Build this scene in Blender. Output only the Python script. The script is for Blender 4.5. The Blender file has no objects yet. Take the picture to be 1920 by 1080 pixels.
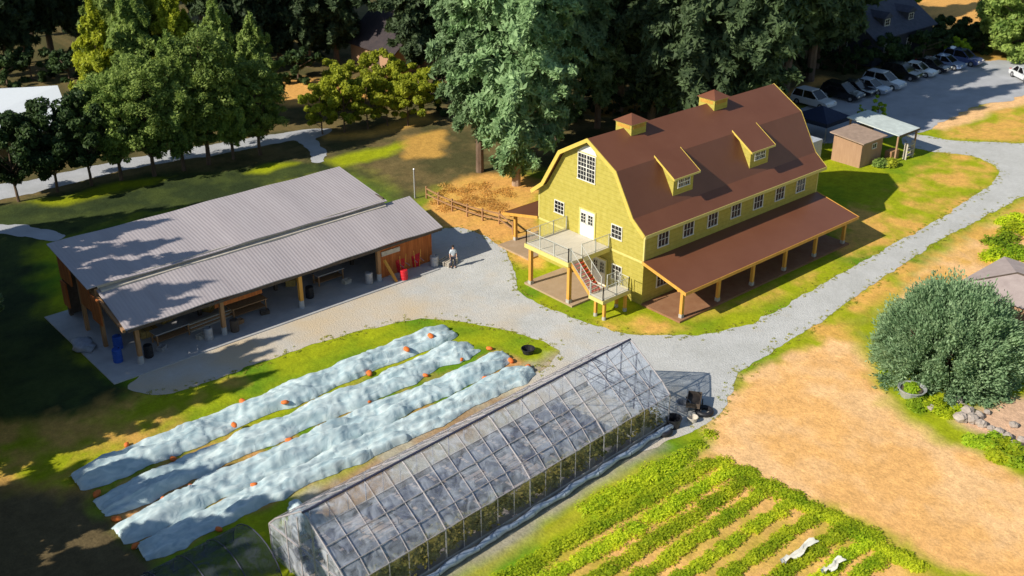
import bpy, bmesh, math, random
import numpy as np
from mathutils import Vector, Matrix
from mathutils.geometry import tessellate_polygon
R = math.radians
sc = bpy.context.scene
col = sc.collection

# ------------------------------------------------------------------ camera
CO = np.array([-50.63326, -44.77162, 34.42452]); YAW, PIT, FP = 0.85563, 0.45885, 2057.19
FW = np.array([math.cos(YAW)*math.cos(PIT), math.sin(YAW)*math.cos(PIT), -math.sin(PIT)])
RT = np.array([math.sin(YAW), -math.cos(YAW), 0.0]); UP = np.cross(RT, FW)
cd = bpy.data.cameras.new("camera"); cam = bpy.data.objects.new("camera", cd); col.objects.link(cam)
cd.sensor_width = 36; cd.lens = FP/1920*36; cd.clip_end = 3000
cam.matrix_world = Matrix(((RT[0], UP[0], -FW[0], CO[0]), (RT[1], UP[1], -FW[1], CO[1]), (RT[2], UP[2], -FW[2], CO[2]), (0, 0, 0, 1)))
cd.dof.use_dof = True; cd.dof.focus_distance = 72; cd.dof.aperture_fstop = 0.32
sc.camera = cam

# ------------------------------------------------------------------ light
SUN_EL, SUN_AZ = R(34), math.atan2(0.13, -1.0)      # azimuth of the direction TOWARDS the sun
W = bpy.data.worlds.new("World"); sc.world = W; W.use_nodes = True
wn = W.node_tree.nodes; wl = W.node_tree.links
sky = wn.new("ShaderNodeTexSky"); sky.sky_type = 'NISHITA'; sky.sun_disc = False
sky.sun_elevation = SUN_EL; sky.sun_rotation = math.pi/2 - SUN_AZ
sky.air_density = 1.2; sky.dust_density = 0.4; sky.ozone_density = 2.0
wl.new(sky.outputs[0], wn["Background"].inputs[0]); wn["Background"].inputs[1].default_value = 0.085
sd = bpy.data.lights.new("sun", 'SUN'); so = bpy.data.objects.new("sun", sd); col.objects.link(so)
sd.energy = 5.0; sd.angle = R(0.5); sd.color = (1.0, 0.93, 0.80)
sv = Vector((math.cos(SUN_EL)*math.cos(SUN_AZ), math.cos(SUN_EL)*math.sin(SUN_AZ), math.sin(SUN_EL)))
so.rotation_euler = sv.to_track_quat('Z', 'Y').to_euler(); so.location = (-60, 0, 60)
sc.view_settings.view_transform = 'Standard'; sc.view_settings.look = 'None'
sc.view_settings.gamma = 1; sc.view_settings.use_curve_mapping = False
sc.view_settings.exposure = 0.3

# ------------------------------------------------------------------ helpers
def at(px, py, z=0.0):                                # a photo pixel -> the point at height z
    d = FW + RT*(px-960)/FP - UP*(py-540)/FP
    t = (z-CO[2])/d[2]
    return CO + t*d

def nodes_of(name):
    m = bpy.data.materials.new(name); m.use_nodes = True
    return m, m.node_tree.nodes, m.node_tree.links, m.node_tree.nodes["Principled BSDF"]

def mat(name, c, rough=.7, var=.18, scale=6., bump=0., c2=None, spec=.3, metal=0., stretch=None, detail=5., bscale=None, coords='Object', trans=0.):
    m, n, l, b = nodes_of(name)
    tc = n.new("ShaderNodeTexCoord"); mp = n.new("ShaderNodeMapping")
    l.new(tc.outputs[coords], mp.inputs[0])
    if stretch: mp.inputs['Scale'].default_value = stretch
    nz = n.new("ShaderNodeTexNoise"); nz.inputs['Scale'].default_value = scale; nz.inputs['Detail'].default_value = detail
    nz.inputs['Roughness'].default_value = .65
    l.new(mp.outputs[0], nz.inputs[0])
    mr = n.new("ShaderNodeMapRange"); mr.inputs[1].default_value = .3; mr.inputs[2].default_value = .7
    l.new(nz.outputs[0], mr.inputs[0])
    mx = n.new("ShaderNodeMix"); mx.data_type = 'RGBA'
    l.new(mr.outputs[0], mx.inputs[0])
    if c2 is None:
        c2 = tuple(min(1, x*(1+var)) for x in c); c = tuple(x*(1-var) for x in c)
    mx.inputs[6].default_value = (*c, 1); mx.inputs[7].default_value = (*c2, 1)
    l.new(mx.outputs[2], b.inputs['Base Color'])
    b.inputs['Roughness'].default_value = rough; b.inputs['Specular IOR Level'].default_value = spec; b.inputs['Metallic'].default_value = metal
    if bump:
        n2 = n.new("ShaderNodeTexNoise"); n2.inputs['Scale'].default_value = bscale or scale*5; n2.inputs['Detail'].default_value = 4
        l.new(mp.outputs[0], n2.inputs[0])
        bp = n.new("ShaderNodeBump"); bp.inputs['Strength'].default_value = bump; bp.inputs['Distance'].default_value = .05
        l.new(n2.outputs[0], bp.inputs['Height']); l.new(bp.outputs[0], b.inputs['Normal'])
    return m

def wave_on(m, axis, scale, strength, dist=.03, dark=None, noise=0.6):   # adds ribs / clapboard lines to a material
    n, l = m.node_tree.nodes, m.node_tree.links; b = n["Principled BSDF"]
    tc = n.new("ShaderNodeTexCoord"); w = n.new("ShaderNodeTexWave"); w.bands_direction = axis; w.wave_profile = 'SAW' if dark else 'SIN'
    w.inputs['Scale'].default_value = scale; w.inputs['Distortion'].default_value = noise; w.inputs['Detail Scale'].default_value = 2
    l.new(tc.outputs['Object'], w.inputs[0])
    bp = n.new("ShaderNodeBump"); bp.inputs['Strength'].default_value = strength; bp.inputs['Distance'].default_value = dist
    l.new(w.outputs['Fac'], bp.inputs['Height'])
    if b.inputs['Normal'].links:
        l.new(b.inputs['Normal'].links[0].from_socket, bp.inputs['Normal'])
    l.new(bp.outputs[0], b.inputs['Normal'])
    if dark:
        src = b.inputs['Base Color'].links[0].from_socket
        mr = n.new("ShaderNodeMapRange"); mr.inputs[1].default_value = .0; mr.inputs[2].default_value = .16
        mr.inputs[3].default_value = dark; mr.inputs[4].default_value = 1
        l.new(w.outputs['Fac'], mr.inputs[0])
        mm = n.new("ShaderNodeMix"); mm.data_type = 'RGBA'; mm.blend_type = 'MULTIPLY'; mm.inputs[0].default_value = 1
        l.new(src, mm.inputs[6]); l.new(mr.outputs[0], mm.inputs[7]); l.new(mm.outputs[2], b.inputs['Base Color'])
    return m

def leafmat(name, c, c2, trans=.35, rough=.6):
    m, n, l, b = nodes_of(name)
    g = n.new("ShaderNodeNewGeometry"); mx = n.new("ShaderNodeMix"); mx.data_type = 'RGBA'
    oi = n.new("ShaderNodeObjectInfo")
    tc = n.new("ShaderNodeTexCoord"); nz = n.new("ShaderNodeTexNoise"); nz.inputs['Scale'].default_value = .55; nz.inputs['Detail'].default_value = 2
    l.new(tc.outputs['Object'], nz.inputs[0])
    a1 = n.new("ShaderNodeMath"); a1.operation = 'MULTIPLY_ADD'; a1.inputs[1].default_value = .45
    l.new(g.outputs['Random Per Island'], a1.inputs[0])
    a2 = n.new("ShaderNodeMapRange"); a2.inputs[1].default_value = .3; a2.inputs[2].default_value = .7; a2.inputs[3].default_value = -.05; a2.inputs[4].default_value = .6
    l.new(nz.outputs[0], a2.inputs[0]); l.new(a2.outputs[0], a1.inputs[2])
    l.new(a1.outputs[0], mx.inputs[0]); mx.inputs[6].default_value = (*c, 1); mx.inputs[7].default_value = (*c2, 1)
    hs = n.new("ShaderNodeHueSaturation"); l.new(mx.outputs[2], hs.inputs['Color'])
    mr = n.new("ShaderNodeMapRange"); mr.inputs[3].default_value = .75; mr.inputs[4].default_value = 1.25
    l.new(oi.outputs['Random'], mr.inputs[0]); l.new(mr.outputs[0], hs.inputs['Value'])
    l.new(hs.outputs[0], b.inputs['Base Color']); b.inputs['Roughness'].default_value = rough; b.inputs['Specular IOR Level'].default_value = .25
    tr = n.new("ShaderNodeBsdfTranslucent"); l.new(hs.outputs[0], tr.inputs[0])
    ms = n.new("ShaderNodeMixShader"); ms.inputs[0].default_value = trans
    l.new(b.outputs[0], ms.inputs[1]); l.new(tr.outputs[0], ms.inputs[2])
    l.new(ms.outputs[0], n["Material Output"].inputs[0])
    return m

ROOT = {}
class MB:
    def __init__(s): s.v = []; s.f = []
    def add(s, vs, fs):
        k = len(s.v); s.v += [tuple(map(float, a)) for a in vs]; s.f += [tuple(i+k for i in f) for f in fs]; return s
    def box(s, x0, y0, z0, x1, y1, z1):
        return s.add([(x0,y0,z0),(x1,y0,z0),(x1,y1,z0),(x0,y1,z0),(x0,y0,z1),(x1,y0,z1),(x1,y1,z1),(x0,y1,z1)],
                     [(3,2,1,0),(4,5,6,7),(0,1,5,4),(1,2,6,5),(2,3,7,6),(3,0,4,7)])
    def slab(s, pts, t):                                # polygon pts (3d) thickened downwards by t
        n = len(pts); lo = [(p[0],p[1],p[2]-t) for p in pts]
        return s.add(list(pts)+lo, [tuple(range(n)), tuple(range(2*n-1, n-1, -1))]+[(i, n+i, n+(i+1)%n, (i+1)%n) for i in range(n)])
    def prism(s, prof, axis, a, b):                     # profile in the other two axes, extruded a..b
        def P(u, w, t): return {'x':(t,u,w),'y':(u,t,w),'z':(u,w,t)}[axis]
        n = len(prof); vs = [P(u,w,a) for u,w in prof]+[P(u,w,b) for u,w in prof]
        tri = tessellate_polygon([[Vector((u,w,0)) for u,w in prof]])
        fs = [tuple(t) for t in tri]+[tuple(n+i for i in reversed(t)) for t in tri]+[(i,(i+1)%n,n+(i+1)%n,n+i) for i in range(n)]
        return s.add(vs, fs)
    def tube(s, p, q, r, r2=None, n=8, cap=True):
        p, q = Vector(p), Vector(q); r2 = r if r2 is None else r2; d = (q-p).normalized()
        a = d.orthogonal().normalized(); b = d.cross(a)
        vs = []
        for c, rr in ((p, r), (q, r2)):
            for i in range(n):
                t = 2*math.pi*i/n; vs.append(c+a*math.cos(t)*rr+b*math.sin(t)*rr)
        fs = [(i,(i+1)%n,n+(i+1)%n,n+i) for i in range(n)]
        if cap: fs += [tuple(reversed(range(n))), tuple(range(n, 2*n))]
        return s.add(vs, fs)
    def path(s, pts, r, n=6):
        for i in range(len(pts)-1): s.tube(pts[i], pts[i+1], r, r, n)
        return s
    def bar(s, p, q, w, h=None):                        # square-section bar
        p, q = Vector(p), Vector(q); h = h or w; d = (q-p).normalized()
        up = Vector((0,0,1)) if abs(d.z) < .95 else Vector((0,1,0))
        a = d.cross(up).normalized()*w/2; b = a.cross(d).normalized()*h/2
        vs = [c+x*a+y*b for c in (p,q) for x,y in ((-1,-1),(1,-1),(1,1),(-1,1))]
        return s.add(vs, [(3,2,1,0),(4,5,6,7),(0,1,5,4),(1,2,6,5),(2,3,7,6),(3,0,4,7)])
    def ball(s, c, r, n=8, m=5, jit=0, rnd=None):
        rx, ry, rz = r if hasattr(r,'__len__') else (r,r,r)
        vs = [(c[0],c[1],c[2]-rz)]
        for j in range(1, m):
            for i in range(n):
                k = 1+(rnd.uniform(-jit,jit) if rnd else 0)
                ph = math.pi*j/m-math.pi/2; t = 2*math.pi*i/n
                vs.append((c[0]+rx*k*math.cos(ph)*math.cos(t), c[1]+ry*k*math.cos(ph)*math.sin(t), c[2]+rz*k*math.sin(ph)))
        vs.append((c[0],c[1],c[2]+rz)); L = len(vs)-1
        fs = [(0,1+(i+1)%n,1+i) for i in range(n)]
        for j in range(m-2):
            for i in range(n): fs.append((1+j*n+i,1+j*n+(i+1)%n,1+(j+1)*n+(i+1)%n,1+(j+1)*n+i))
        fs += [(1+(m-2)*n+i,1+(m-2)*n+(i+1)%n,L) for i in range(n)]
        return s.add(vs, fs)
    def build(s, name, m, parent=None, local=False, smooth=False, bevel=0):
        me = bpy.data.meshes.new(name); vs = s.v
        root = None
        if parent is not None:
            root = ROOT[parent.name]
            if not local:
                inv = root.inverted(); vs = [inv @ Vector(v) for v in vs]
        me.from_pydata([tuple(v) for v in vs], [], s.f); me.update()
        if smooth or bevel:
            bm = bmesh.new(); bm.from_mesh(me)
            if smooth: bmesh.ops.remove_doubles(bm, verts=bm.verts, dist=1e-4)
            bmesh.ops.recalc_face_normals(bm, faces=bm.faces)
            bm.to_mesh(me); bm.free()
        if smooth:
            for p in me.polygons: p.use_smooth = True
        o = bpy.data.objects.new(name, me); col.objects.link(o)
        if m: me.materials.append(m)
        if bevel:
            bv = o.modifiers.new('bevel', 'BEVEL'); bv.width = bevel; bv.segments = 2; bv.limit_method = 'ANGLE'
        if parent is not None: o.parent = parent; ROOT[o.name] = root
        else: ROOT[o.name] = Matrix.Identity(4)
        return o

def npmesh(name, V, F, m, parent=None, smooth=False):     # V (n,3) local, F (k,q)
    me = bpy.data.meshes.new(name); V = np.asarray(V, np.float32); F = np.asarray(F, np.int32)
    me.vertices.add(len(V)); me.vertices.foreach_set('co', V.ravel())
    me.loops.add(F.size); me.loops.foreach_set('vertex_index', F.ravel())
    me.polygons.add(len(F)); me.polygons.foreach_set('loop_start', np.arange(len(F), dtype=np.int32)*F.shape[1])
    if smooth: me.polygons.foreach_set('use_smooth', np.ones(len(F), bool))
    me.update(calc_edges=True); me.validate()
    if m: me.materials.append(m)
    o = bpy.data.objects.new(name, me); col.objects.link(o)
    if parent is not None: o.parent = parent; ROOT[o.name] = ROOT[parent.name]
    return o

def tag(o, label=None, cat=None, group=None, kind=None):
    if label: o['label'] = label
    if cat: o['category'] = cat
    if group: o['group'] = group
    if kind: o['kind'] = kind
    return o
def thing(name, label, cat, loc=(0,0,0), rz=0., group=None, scale=1.):
    o = bpy.data.objects.new(name, None); col.objects.link(o); o.empty_display_size = .3
    o.location = loc; o.rotation_euler = (0,0,rz); o.scale = (scale,)*3
    ROOT[o.name] = Matrix.LocRotScale(Vector(loc), Matrix.Rotation(rz,3,'Z').to_quaternion(), Vector((scale,)*3))
    return tag(o, label, cat, group)
def copy_tree(o, parent=None):
    c = o.copy(); col.objects.link(c)
    if parent is not None: c.parent = parent
    for ch in list(o.children): copy_tree(ch, c)
    return c

# ------------------------------------------------------------------ numpy noise and polygons
def vnoise(x, y, s, seed):
    rg = np.random.RandomState(seed); T = rg.rand(256, 256)
    x = x/s+1000; y = y/s+1000; xi = np.floor(x).astype(int); yi = np.floor(y).astype(int)
    fx = x-xi; fy = y-yi; fx = fx*fx*(3-2*fx); fy = fy*fy*(3-2*fy)
    g = lambda a, b: T[a % 256, b % 256]
    return (g(xi,yi)*(1-fx)*(1-fy)+g(xi+1,yi)*fx*(1-fy)+g(xi,yi+1)*(1-fx)*fy+g(xi+1,yi+1)*fx*fy)
def fbm(x, y, s, seed, o=4):
    r = 0; a = 1; t = 0
    for i in range(o): r = r+a*vnoise(x, y, s/2**i, seed+i); t += a; a *= .55
    return r/t
def sdist(poly, x, y):                                   # negative inside
    P = np.array(poly, float); d = np.full(x.shape, 1e9); ins = np.zeros(x.shape, bool)
    for i in range(len(P)):
        a, b = P[i], P[(i+1) % len(P)]; e = b-a
        t = np.clip(((x-a[0])*e[0]+(y-a[1])*e[1])/(e@e+1e-9), 0, 1)
        d = np.minimum(d, np.hypot(x-a[0]-t*e[0], y-a[1]-t*e[1]))
        c = ((a[1] > y) != (b[1] > y)) & (x < (b[0]-a[0])*(y-a[1])/(b[1]-a[1]+1e-12)+a[0])
        ins ^= c
    return np.where(ins, -d, d)
def pxpoly(pts): return [tuple(at(*p)[:2]) for p in pts]

# pixel outlines of the surfaces on the ground
ROAD = pxpoly([(2100,262),(1980,268),(1900,268),(1830,266),(1775,262),(1705,248),(1690,262),(1700,275),(1750,284),(1820,292),(1862,306),(1874,322),(1862,345),
  (1810,380),(1735,428),(1625,485),(1505,552),(1440,592),(1390,614),(1310,628),(1200,629),(1120,613),(1040,583),(985,556),(964,535),(962,505),(955,480),
  (940,462),(905,440),(860,425),(820,430),(700,480),(500,560),(300,640),(235,735),(300,742),(380,722),(450,694),(560,655),(660,624),(740,604),(800,597),(870,602),
  (960,622),(1045,650),(1050,668),(1020,690),(960,720),(1000,800),(1150,850),(1235,838),(1290,812),(1345,780),(1372,740),(1384,700),(1450,655),(1560,588),(1650,525),(1750,458),
  (1850,404),(1920,368),(2100,270)])
PARK = pxpoly([(1480,212),(1560,182),(1660,160),(1740,134),(1810,119),(1870,113),(2010,118),(2000,175),(1920,178),(1890,190),(1840,196),(1800,212),(1770,228),(1735,246),(1705,252),(1600,268),(1500,268)])
PATH1 = pxpoly([(-260,430),(-100,398),(0,376),(100,352),(220,322),(330,302),(450,283),(556,262),(578,285),(580,306),(606,306),(612,288),(590,262),(622,246),(622,240),(540,247),(430,265),(300,286),(180,310),(60,336),(-100,362),(-260,390)])
PATH2 = pxpoly([(-200,428),(0,420),(60,424),(125,438),(110,452),(0,440),(-200,450)])
CLEAR = pxpoly([(1400,705),(1480,665),(1560,640),(1620,650),(1650,720),(1700,780),(1790,822),(1900,880),(2100,980),(2100,1200),(1790,1085),(1660,1012),(1560,958),(1440,902),(1345,852),(1328,805),(1365,750)])

# ------------------------------------------------------------------ ground
def axis(a, b, s, lo, hi):
    core = np.arange(a, b+s, s); k = s; L = []; R_ = []
    x = a
    while x > lo: k *= 1.18; x -= k; L.append(x)
    x = core[-1]; k = s
    while x < hi: k *= 1.18; x += k; R_.append(x)
    return np.array(L[::-1]+list(core)+R_)
gx, gy = axis(-46, 62, .3, -700, 900), axis(-34, 56, .3, -600, 1100)
X, Y = np.meshgrid(gx, gy, indexing='ij'); nx, ny = X.shape
GREEN = np.array([.12,.23,.010]); LIME = np.array([.31,.35,.010]); DRY = np.array([.66,.38,.09]); TAN = np.array([.80,.49,.23])
SOIL = np.array([.30,.19,.10]); DARK = np.array([.08,.075,.03]); GOLD = np.array([.68,.36,.10]); GRAVELLY = np.array([.42,.38,.28])
n1 = fbm(X, Y, 9, 1); n2 = fbm(X, Y, 3.2, 7); n3 = fbm(X, Y, 1.1, 21, 3)
t = np.clip((n1*.5+n2*.5-.38)/.2, 0, 1)[..., None]
C = GREEN*(1-t)+LIME*t
def paint(poly, c, soft=1., amp=2., c2=None, inv=False):
    global C
    d = sdist(poly, X, Y)+(n2-.5)*amp*2+(n3-.5)*amp
    a = np.clip(.5-d/(2*soft), 0, 1)[..., None]
    cc = c if c2 is None else c*(1-t2)+c2*t2
    C = C*(1-a)+cc*a
t2 = np.clip((n2*.6+n3*.4-.40)/.2, 0, 1)[..., None]
big = lambda a, b: (a, b)
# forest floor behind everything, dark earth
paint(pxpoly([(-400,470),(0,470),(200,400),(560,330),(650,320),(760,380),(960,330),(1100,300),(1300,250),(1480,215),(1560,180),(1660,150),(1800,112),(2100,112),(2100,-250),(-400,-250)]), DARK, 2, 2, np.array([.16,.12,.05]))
# lawn behind and left of the shed, tree shade painted into its colour
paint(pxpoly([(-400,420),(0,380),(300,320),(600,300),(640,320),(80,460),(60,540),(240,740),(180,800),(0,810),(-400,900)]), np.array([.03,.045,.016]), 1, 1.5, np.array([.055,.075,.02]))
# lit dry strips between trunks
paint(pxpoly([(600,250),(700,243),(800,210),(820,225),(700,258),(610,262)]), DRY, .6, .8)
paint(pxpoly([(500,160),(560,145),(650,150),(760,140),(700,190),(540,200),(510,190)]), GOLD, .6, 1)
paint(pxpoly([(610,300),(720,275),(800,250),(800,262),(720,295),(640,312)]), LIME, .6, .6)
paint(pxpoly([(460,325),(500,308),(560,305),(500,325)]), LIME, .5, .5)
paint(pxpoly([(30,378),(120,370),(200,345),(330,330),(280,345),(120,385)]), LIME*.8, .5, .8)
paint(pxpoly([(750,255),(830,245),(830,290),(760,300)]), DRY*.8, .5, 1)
# dry ground between shed and barn
paint(pxpoly([(800,400),(812,360),(870,330),(960,325),(1010,345),(1010,420),(960,470),(900,440),(840,425)]), GOLD, .6, 1.2, DRY)
paint(pxpoly([(940,455),(1010,420),(1010,500),(965,490)]), DRY, .5, 1)
paint(pxpoly([(1100,225),(1250,200),(1330,180),(1330,150),(1200,170),(1100,200)]), DRY*.7, .6, 2)
paint(pxpoly([(1470,175),(1540,140),(1570,150),(1520,170),(1480,190)]), GOLD, .5, .8)
# field at top right
paint(pxpoly([(1690,-5),(1745,42),(1890,46),(1980,30),(2200,60),(2300,-60),(1700,-120)]), GOLD, 1.5, 1.)
paint(pxpoly([(1780,125),(1870,90),(1900,118),(1850,122)]), DRY, 1, 2)
# island and verges beside the barn
paint(pxpoly([(1600,395),(1700,330),(1790,290),(1870,305),(1860,345),(1730,430),(1620,470),(1560,480)]), DRY, .7, 1.8, LIME)
paint(pxpoly([(1300,600),(1420,575),(1560,515),(1560,490),(1420,550),(1310,585)]), LIME, .6, 1.2, DRY)
paint(pxpoly([(1120,600),(1200,595),(1290,615),(1200,626),(1130,616)]), DRY, .5, .8, LIME)
paint(pxpoly([(1760,240),(1850,200),(1960,180),(2100,190),(2100,265),(1900,268),(1770,262)]), LIME, .6, 1.4, DRY)
paint(pxpoly([(1720,240),(1790,212),(1850,190),(1960,165),(1960,185),(1850,212),(1770,245)]), TAN, .5, 1.)
# beyond the road, right side
paint(pxpoly([(1640,560),(1760,475),(1850,420),(1950,370),(2100,300),(2100,560),(1900,560),(1700,640),(1560,640)]), DRY, .8, 1.6, TAN)
paint(pxpoly([(1480,665),(1560,620),(1600,560),(1700,500),(1700,560),(1640,620),(1640,700),(1560,680)]), DRY, .8, 2.2, LIME)
paint(CLEAR, TAN, .45, 1.2, np.array([.76,.42,.15]))
paint(pxpoly([(1600,610),(1650,700),(1700,780),(1850,850),(1960,910),(1960,800),(1800,740),(1680,560)]), LIME, .8, 1.2, GREEN)
paint(pxpoly([(1860,745),(1960,735),(1960,860),(1880,830),(1800,790)]), np.array([.62,.40,.26]), .4, .6)
# verge in front of the shed; tree shade painted dark at lower left
paint(pxpoly([(-200,800),(120,790),(260,750),(420,720),(330,790),(200,880),(100,1000),(0,1060),(-300,1100)]), DRY*.85, .9, 1.8, LIME*.9)
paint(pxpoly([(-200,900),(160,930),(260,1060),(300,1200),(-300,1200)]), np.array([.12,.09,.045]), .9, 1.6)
# soil under row covers, dry earth by the greenhouse
paint(pxpoly([(180,930),(700,700),(900,640),(985,680),(640,880),(300,1040)]), np.array([.52,.27,.10]), .4, .5, GREEN)
paint(pxpoly([(560,930),(1060,650),(1170,640),(1230,700),(700,960),(560,1010)]), GRAVELLY, .5, .8, SOIL*1.2)
paint(pxpoly([(700,1000),(1200,740),(1240,835),(900,1060),(820,1100),(560,1100)]), GRAVELLY*.8, .4, .5)
# vegetable field
paint(pxpoly([(880,1090),(1230,862),(1330,850),(1440,905),(1560,960),(1660,1015),(1760,1080),(1900,1150),(1300,1300),(800,1160)]), np.array([.74,.42,.14]), .5, .3, np.array([.50,.36,.06]))
paint(pxpoly([(880,1090),(1230,862),(1300,850),(1290,900),(1100,1000),(1000,1090)]), GREEN*1.2, .5, .4, LIME)
C = np.clip(C*(.86+.28*fbm(X, Y, .7, 44, 2))[..., None], 0, 1)
Z = (fbm(X, Y, 14, 77)-.5)*.0
idx = np.arange(nx*ny).reshape(nx, ny)
F = np.stack([idx[:-1,:-1], idx[1:,:-1], idx[1:,1:], idx[:-1,1:]], -1).reshape(-1, 4)
m, n, l, b = nodes_of("ground_mix")
at_ = n.new("ShaderNodeAttribute"); at_.attribute_name = 'Col'
tc = n.new("ShaderNodeTexCoord")
na = n.new("ShaderNodeTexNoise"); na.inputs['Scale'].default_value = 2.2; na.inputs['Detail'].default_value = 8; na.inputs['Roughness'].default_value = .75
l.new(tc.outputs['Object'], na.inputs[0])
mr = n.new("ShaderNodeMapRange"); mr.inputs[1].default_value = .3; mr.inputs[2].default_value = .7; mr.inputs[3].default_value = .74; mr.inputs[4].default_value = 1.24
l.new(na.outputs[0], mr.inputs[0])
mm = n.new("ShaderNodeMix"); mm.data_type = 'RGBA'; mm.blend_type = 'MULTIPLY'; mm.inputs[0].default_value = 1
nf = n.new("ShaderNodeTexNoise"); nf.inputs['Scale'].default_value = 11; nf.inputs['Detail'].default_value = 5; nf.inputs['Roughness'].default_value = .8; l.new(tc.outputs['Object'], nf.inputs[0])
mf = n.new("ShaderNodeMapRange"); mf.inputs[1].default_value = .3; mf.inputs[2].default_value = .7; mf.inputs[3].default_value = .78; mf.inputs[4].default_value = 1.2; l.new(nf.outputs[0], mf.inputs[0])
mg = n.new("ShaderNodeMix"); mg.data_type = 'RGBA'; mg.blend_type = 'MULTIPLY'; mg.inputs[0].default_value = 1; l.new(at_.outputs['Color'], mg.inputs[6]); l.new(mf.outputs[0], mg.inputs[7])
l.new(mg.outputs[2], mm.inputs[6]); l.new(mr.outputs[0], mm.inputs[7]); l.new(mm.outputs[2], b.inputs['Base Color'])
b.inputs['Roughness'].default_value = .95; b.inputs['Specular IOR Level'].default_value = .1
nb = n.new("ShaderNodeTexNoise"); nb.inputs['Scale'].default_value = 5; nb.inputs['Detail'].default_value = 6; l.new(tc.outputs['Object'], nb.inputs[0])
bp = n.new("ShaderNodeBump"); bp.inputs['Strength'].default_value = .45; bp.inputs['Distance'].default_value = .1
l.new(nb.outputs[0], bp.inputs['Height']); l.new(bp.outputs[0], b.inputs['Normal'])
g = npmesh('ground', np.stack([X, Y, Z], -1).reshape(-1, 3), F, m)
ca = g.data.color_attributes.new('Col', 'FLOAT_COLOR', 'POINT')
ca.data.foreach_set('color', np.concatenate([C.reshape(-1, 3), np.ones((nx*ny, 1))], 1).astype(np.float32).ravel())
tag(g, kind='structure')

def sheet(name, poly, z, m, amp=.35, seed=3):
    pts = []
    P = [Vector((*p, 0)) for p in poly]
    for i in range(len(P)):
        a, b_ = P[i], P[(i+1) % len(P)]; k = max(1, int((b_-a).length/.25))
        for j in range(k): pts.append(a.lerp(b_, j/k))
    A = np.array([(p.x, p.y) for p in pts])
    for _ in range(6): A = (np.roll(A, 1, 0)+A*2+np.roll(A, -1, 0))/4
    A[:, 0] += (fbm(A[:,0], A[:,1], 1.2, seed, 3)-.5)*amp*2; A[:, 1] += (fbm(A[:,0], A[:,1], 1.2, seed+50, 3)-.5)*amp*2
    V = [Vector((a[0], a[1], z)) for a in A]
    tri = tessellate_polygon([V])
    mb = MB(); mb.add(V, [tuple(t_) for t_ in tri])
    o = mb.build(name, m); bm = bmesh.new(); bm.from_mesh(o.data); bmesh.ops.recalc_face_normals(bm, faces=bm.faces)
    for f in bm.faces:
        if f.normal.z < 0: f.normal_flip()
    bm.to_mesh(o.data); bm.free()
    return tag(o, kind='structure')
GRAV = mat('gravel', (.42,.42,.40), rough=.95, scale=.3, c2=(.54,.54,.53), bump=.8, bscale=9, spec=.1, detail=9)
def two_noise(m, s2, lo, hi):
    n, l = m.node_tree.nodes, m.node_tree.links; b = n["Principled BSDF"]; src = b.inputs['Base Color'].links[0].from_socket
    tc = n.new("ShaderNodeTexCoord"); q = n.new("ShaderNodeTexNoise"); q.inputs['Scale'].default_value = s2; q.inputs['Detail'].default_value = 6; q.inputs['Roughness'].default_value = .8
    l.new(tc.outputs['Object'], q.inputs[0]); mr = n.new("ShaderNodeMapRange"); mr.inputs[1].default_value = .3; mr.inputs[2].default_value = .7; mr.inputs[3].default_value = lo; mr.inputs[4].default_value = hi
    l.new(q.outputs[0], mr.inputs[0]); x = n.new("ShaderNodeMix"); x.data_type = 'RGBA'; x.blend_type = 'MULTIPLY'; x.inputs[0].default_value = 1
    l.new(src, x.inputs[6]); l.new(mr.outputs[0], x.inputs[7]); l.new(x.outputs[2], b.inputs['Base Color'])
two_noise(GRAV, 3, .90, 1.10)
def tan_yard(m):
    n, l = m.node_tree.nodes, m.node_tree.links; b = n["Principled BSDF"]; src = b.inputs['Base Color'].links[0].from_socket
    tc = n.new("ShaderNodeTexCoord"); sp = n.new("ShaderNodeSeparateXYZ"); l.new(tc.outputs['Object'], sp.inputs[0])
    a = n.new("ShaderNodeMapRange"); a.inputs[1].default_value = -3; a.inputs[2].default_value = -14; a.inputs[3].default_value = -.25; a.inputs[4].default_value = .75; l.new(sp.outputs[0], a.inputs[0])
    q = n.new("ShaderNodeTexNoise"); q.inputs['Scale'].default_value = .35; q.inputs['Detail'].default_value = 6; l.new(tc.outputs['Object'], q.inputs[0])
    c = n.new("ShaderNodeMath"); c.operation = 'MULTIPLY_ADD'; c.inputs[1].default_value = 2.2; c.use_clamp = True; l.new(q.outputs[0], c.inputs[0])
    d = n.new("ShaderNodeMath"); d.operation = 'SUBTRACT'; d.inputs[1].default_value = 1.15; l.new(a.outputs[0], d.inputs[0]); l.new(d.outputs[0], c.inputs[2])
    x = n.new("ShaderNodeMix"); x.data_type = 'RGBA'; l.new(c.outputs[0], x.inputs[0]); l.new(src, x.inputs[6]); x.inputs[7].default_value = (.54,.44,.31,1); l.new(x.outputs[2], b.inputs['Base Color'])
tan_yard(GRAV)
sheet('gravel_road', ROAD, .012, GRAV)
GRAV2 = mat('parking_gravel', (.34,.35,.37), rough=.95, scale=.4, c2=(.46,.47,.50), bump=.6, bscale=8, spec=.1, detail=9)
sheet('parking_lot', PARK, .018, GRAV2, .5)
sheet('back_path', PATH1, .012, GRAV2, .4)
sheet('side_path', PATH2, .012, GRAV2, .4)

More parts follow.
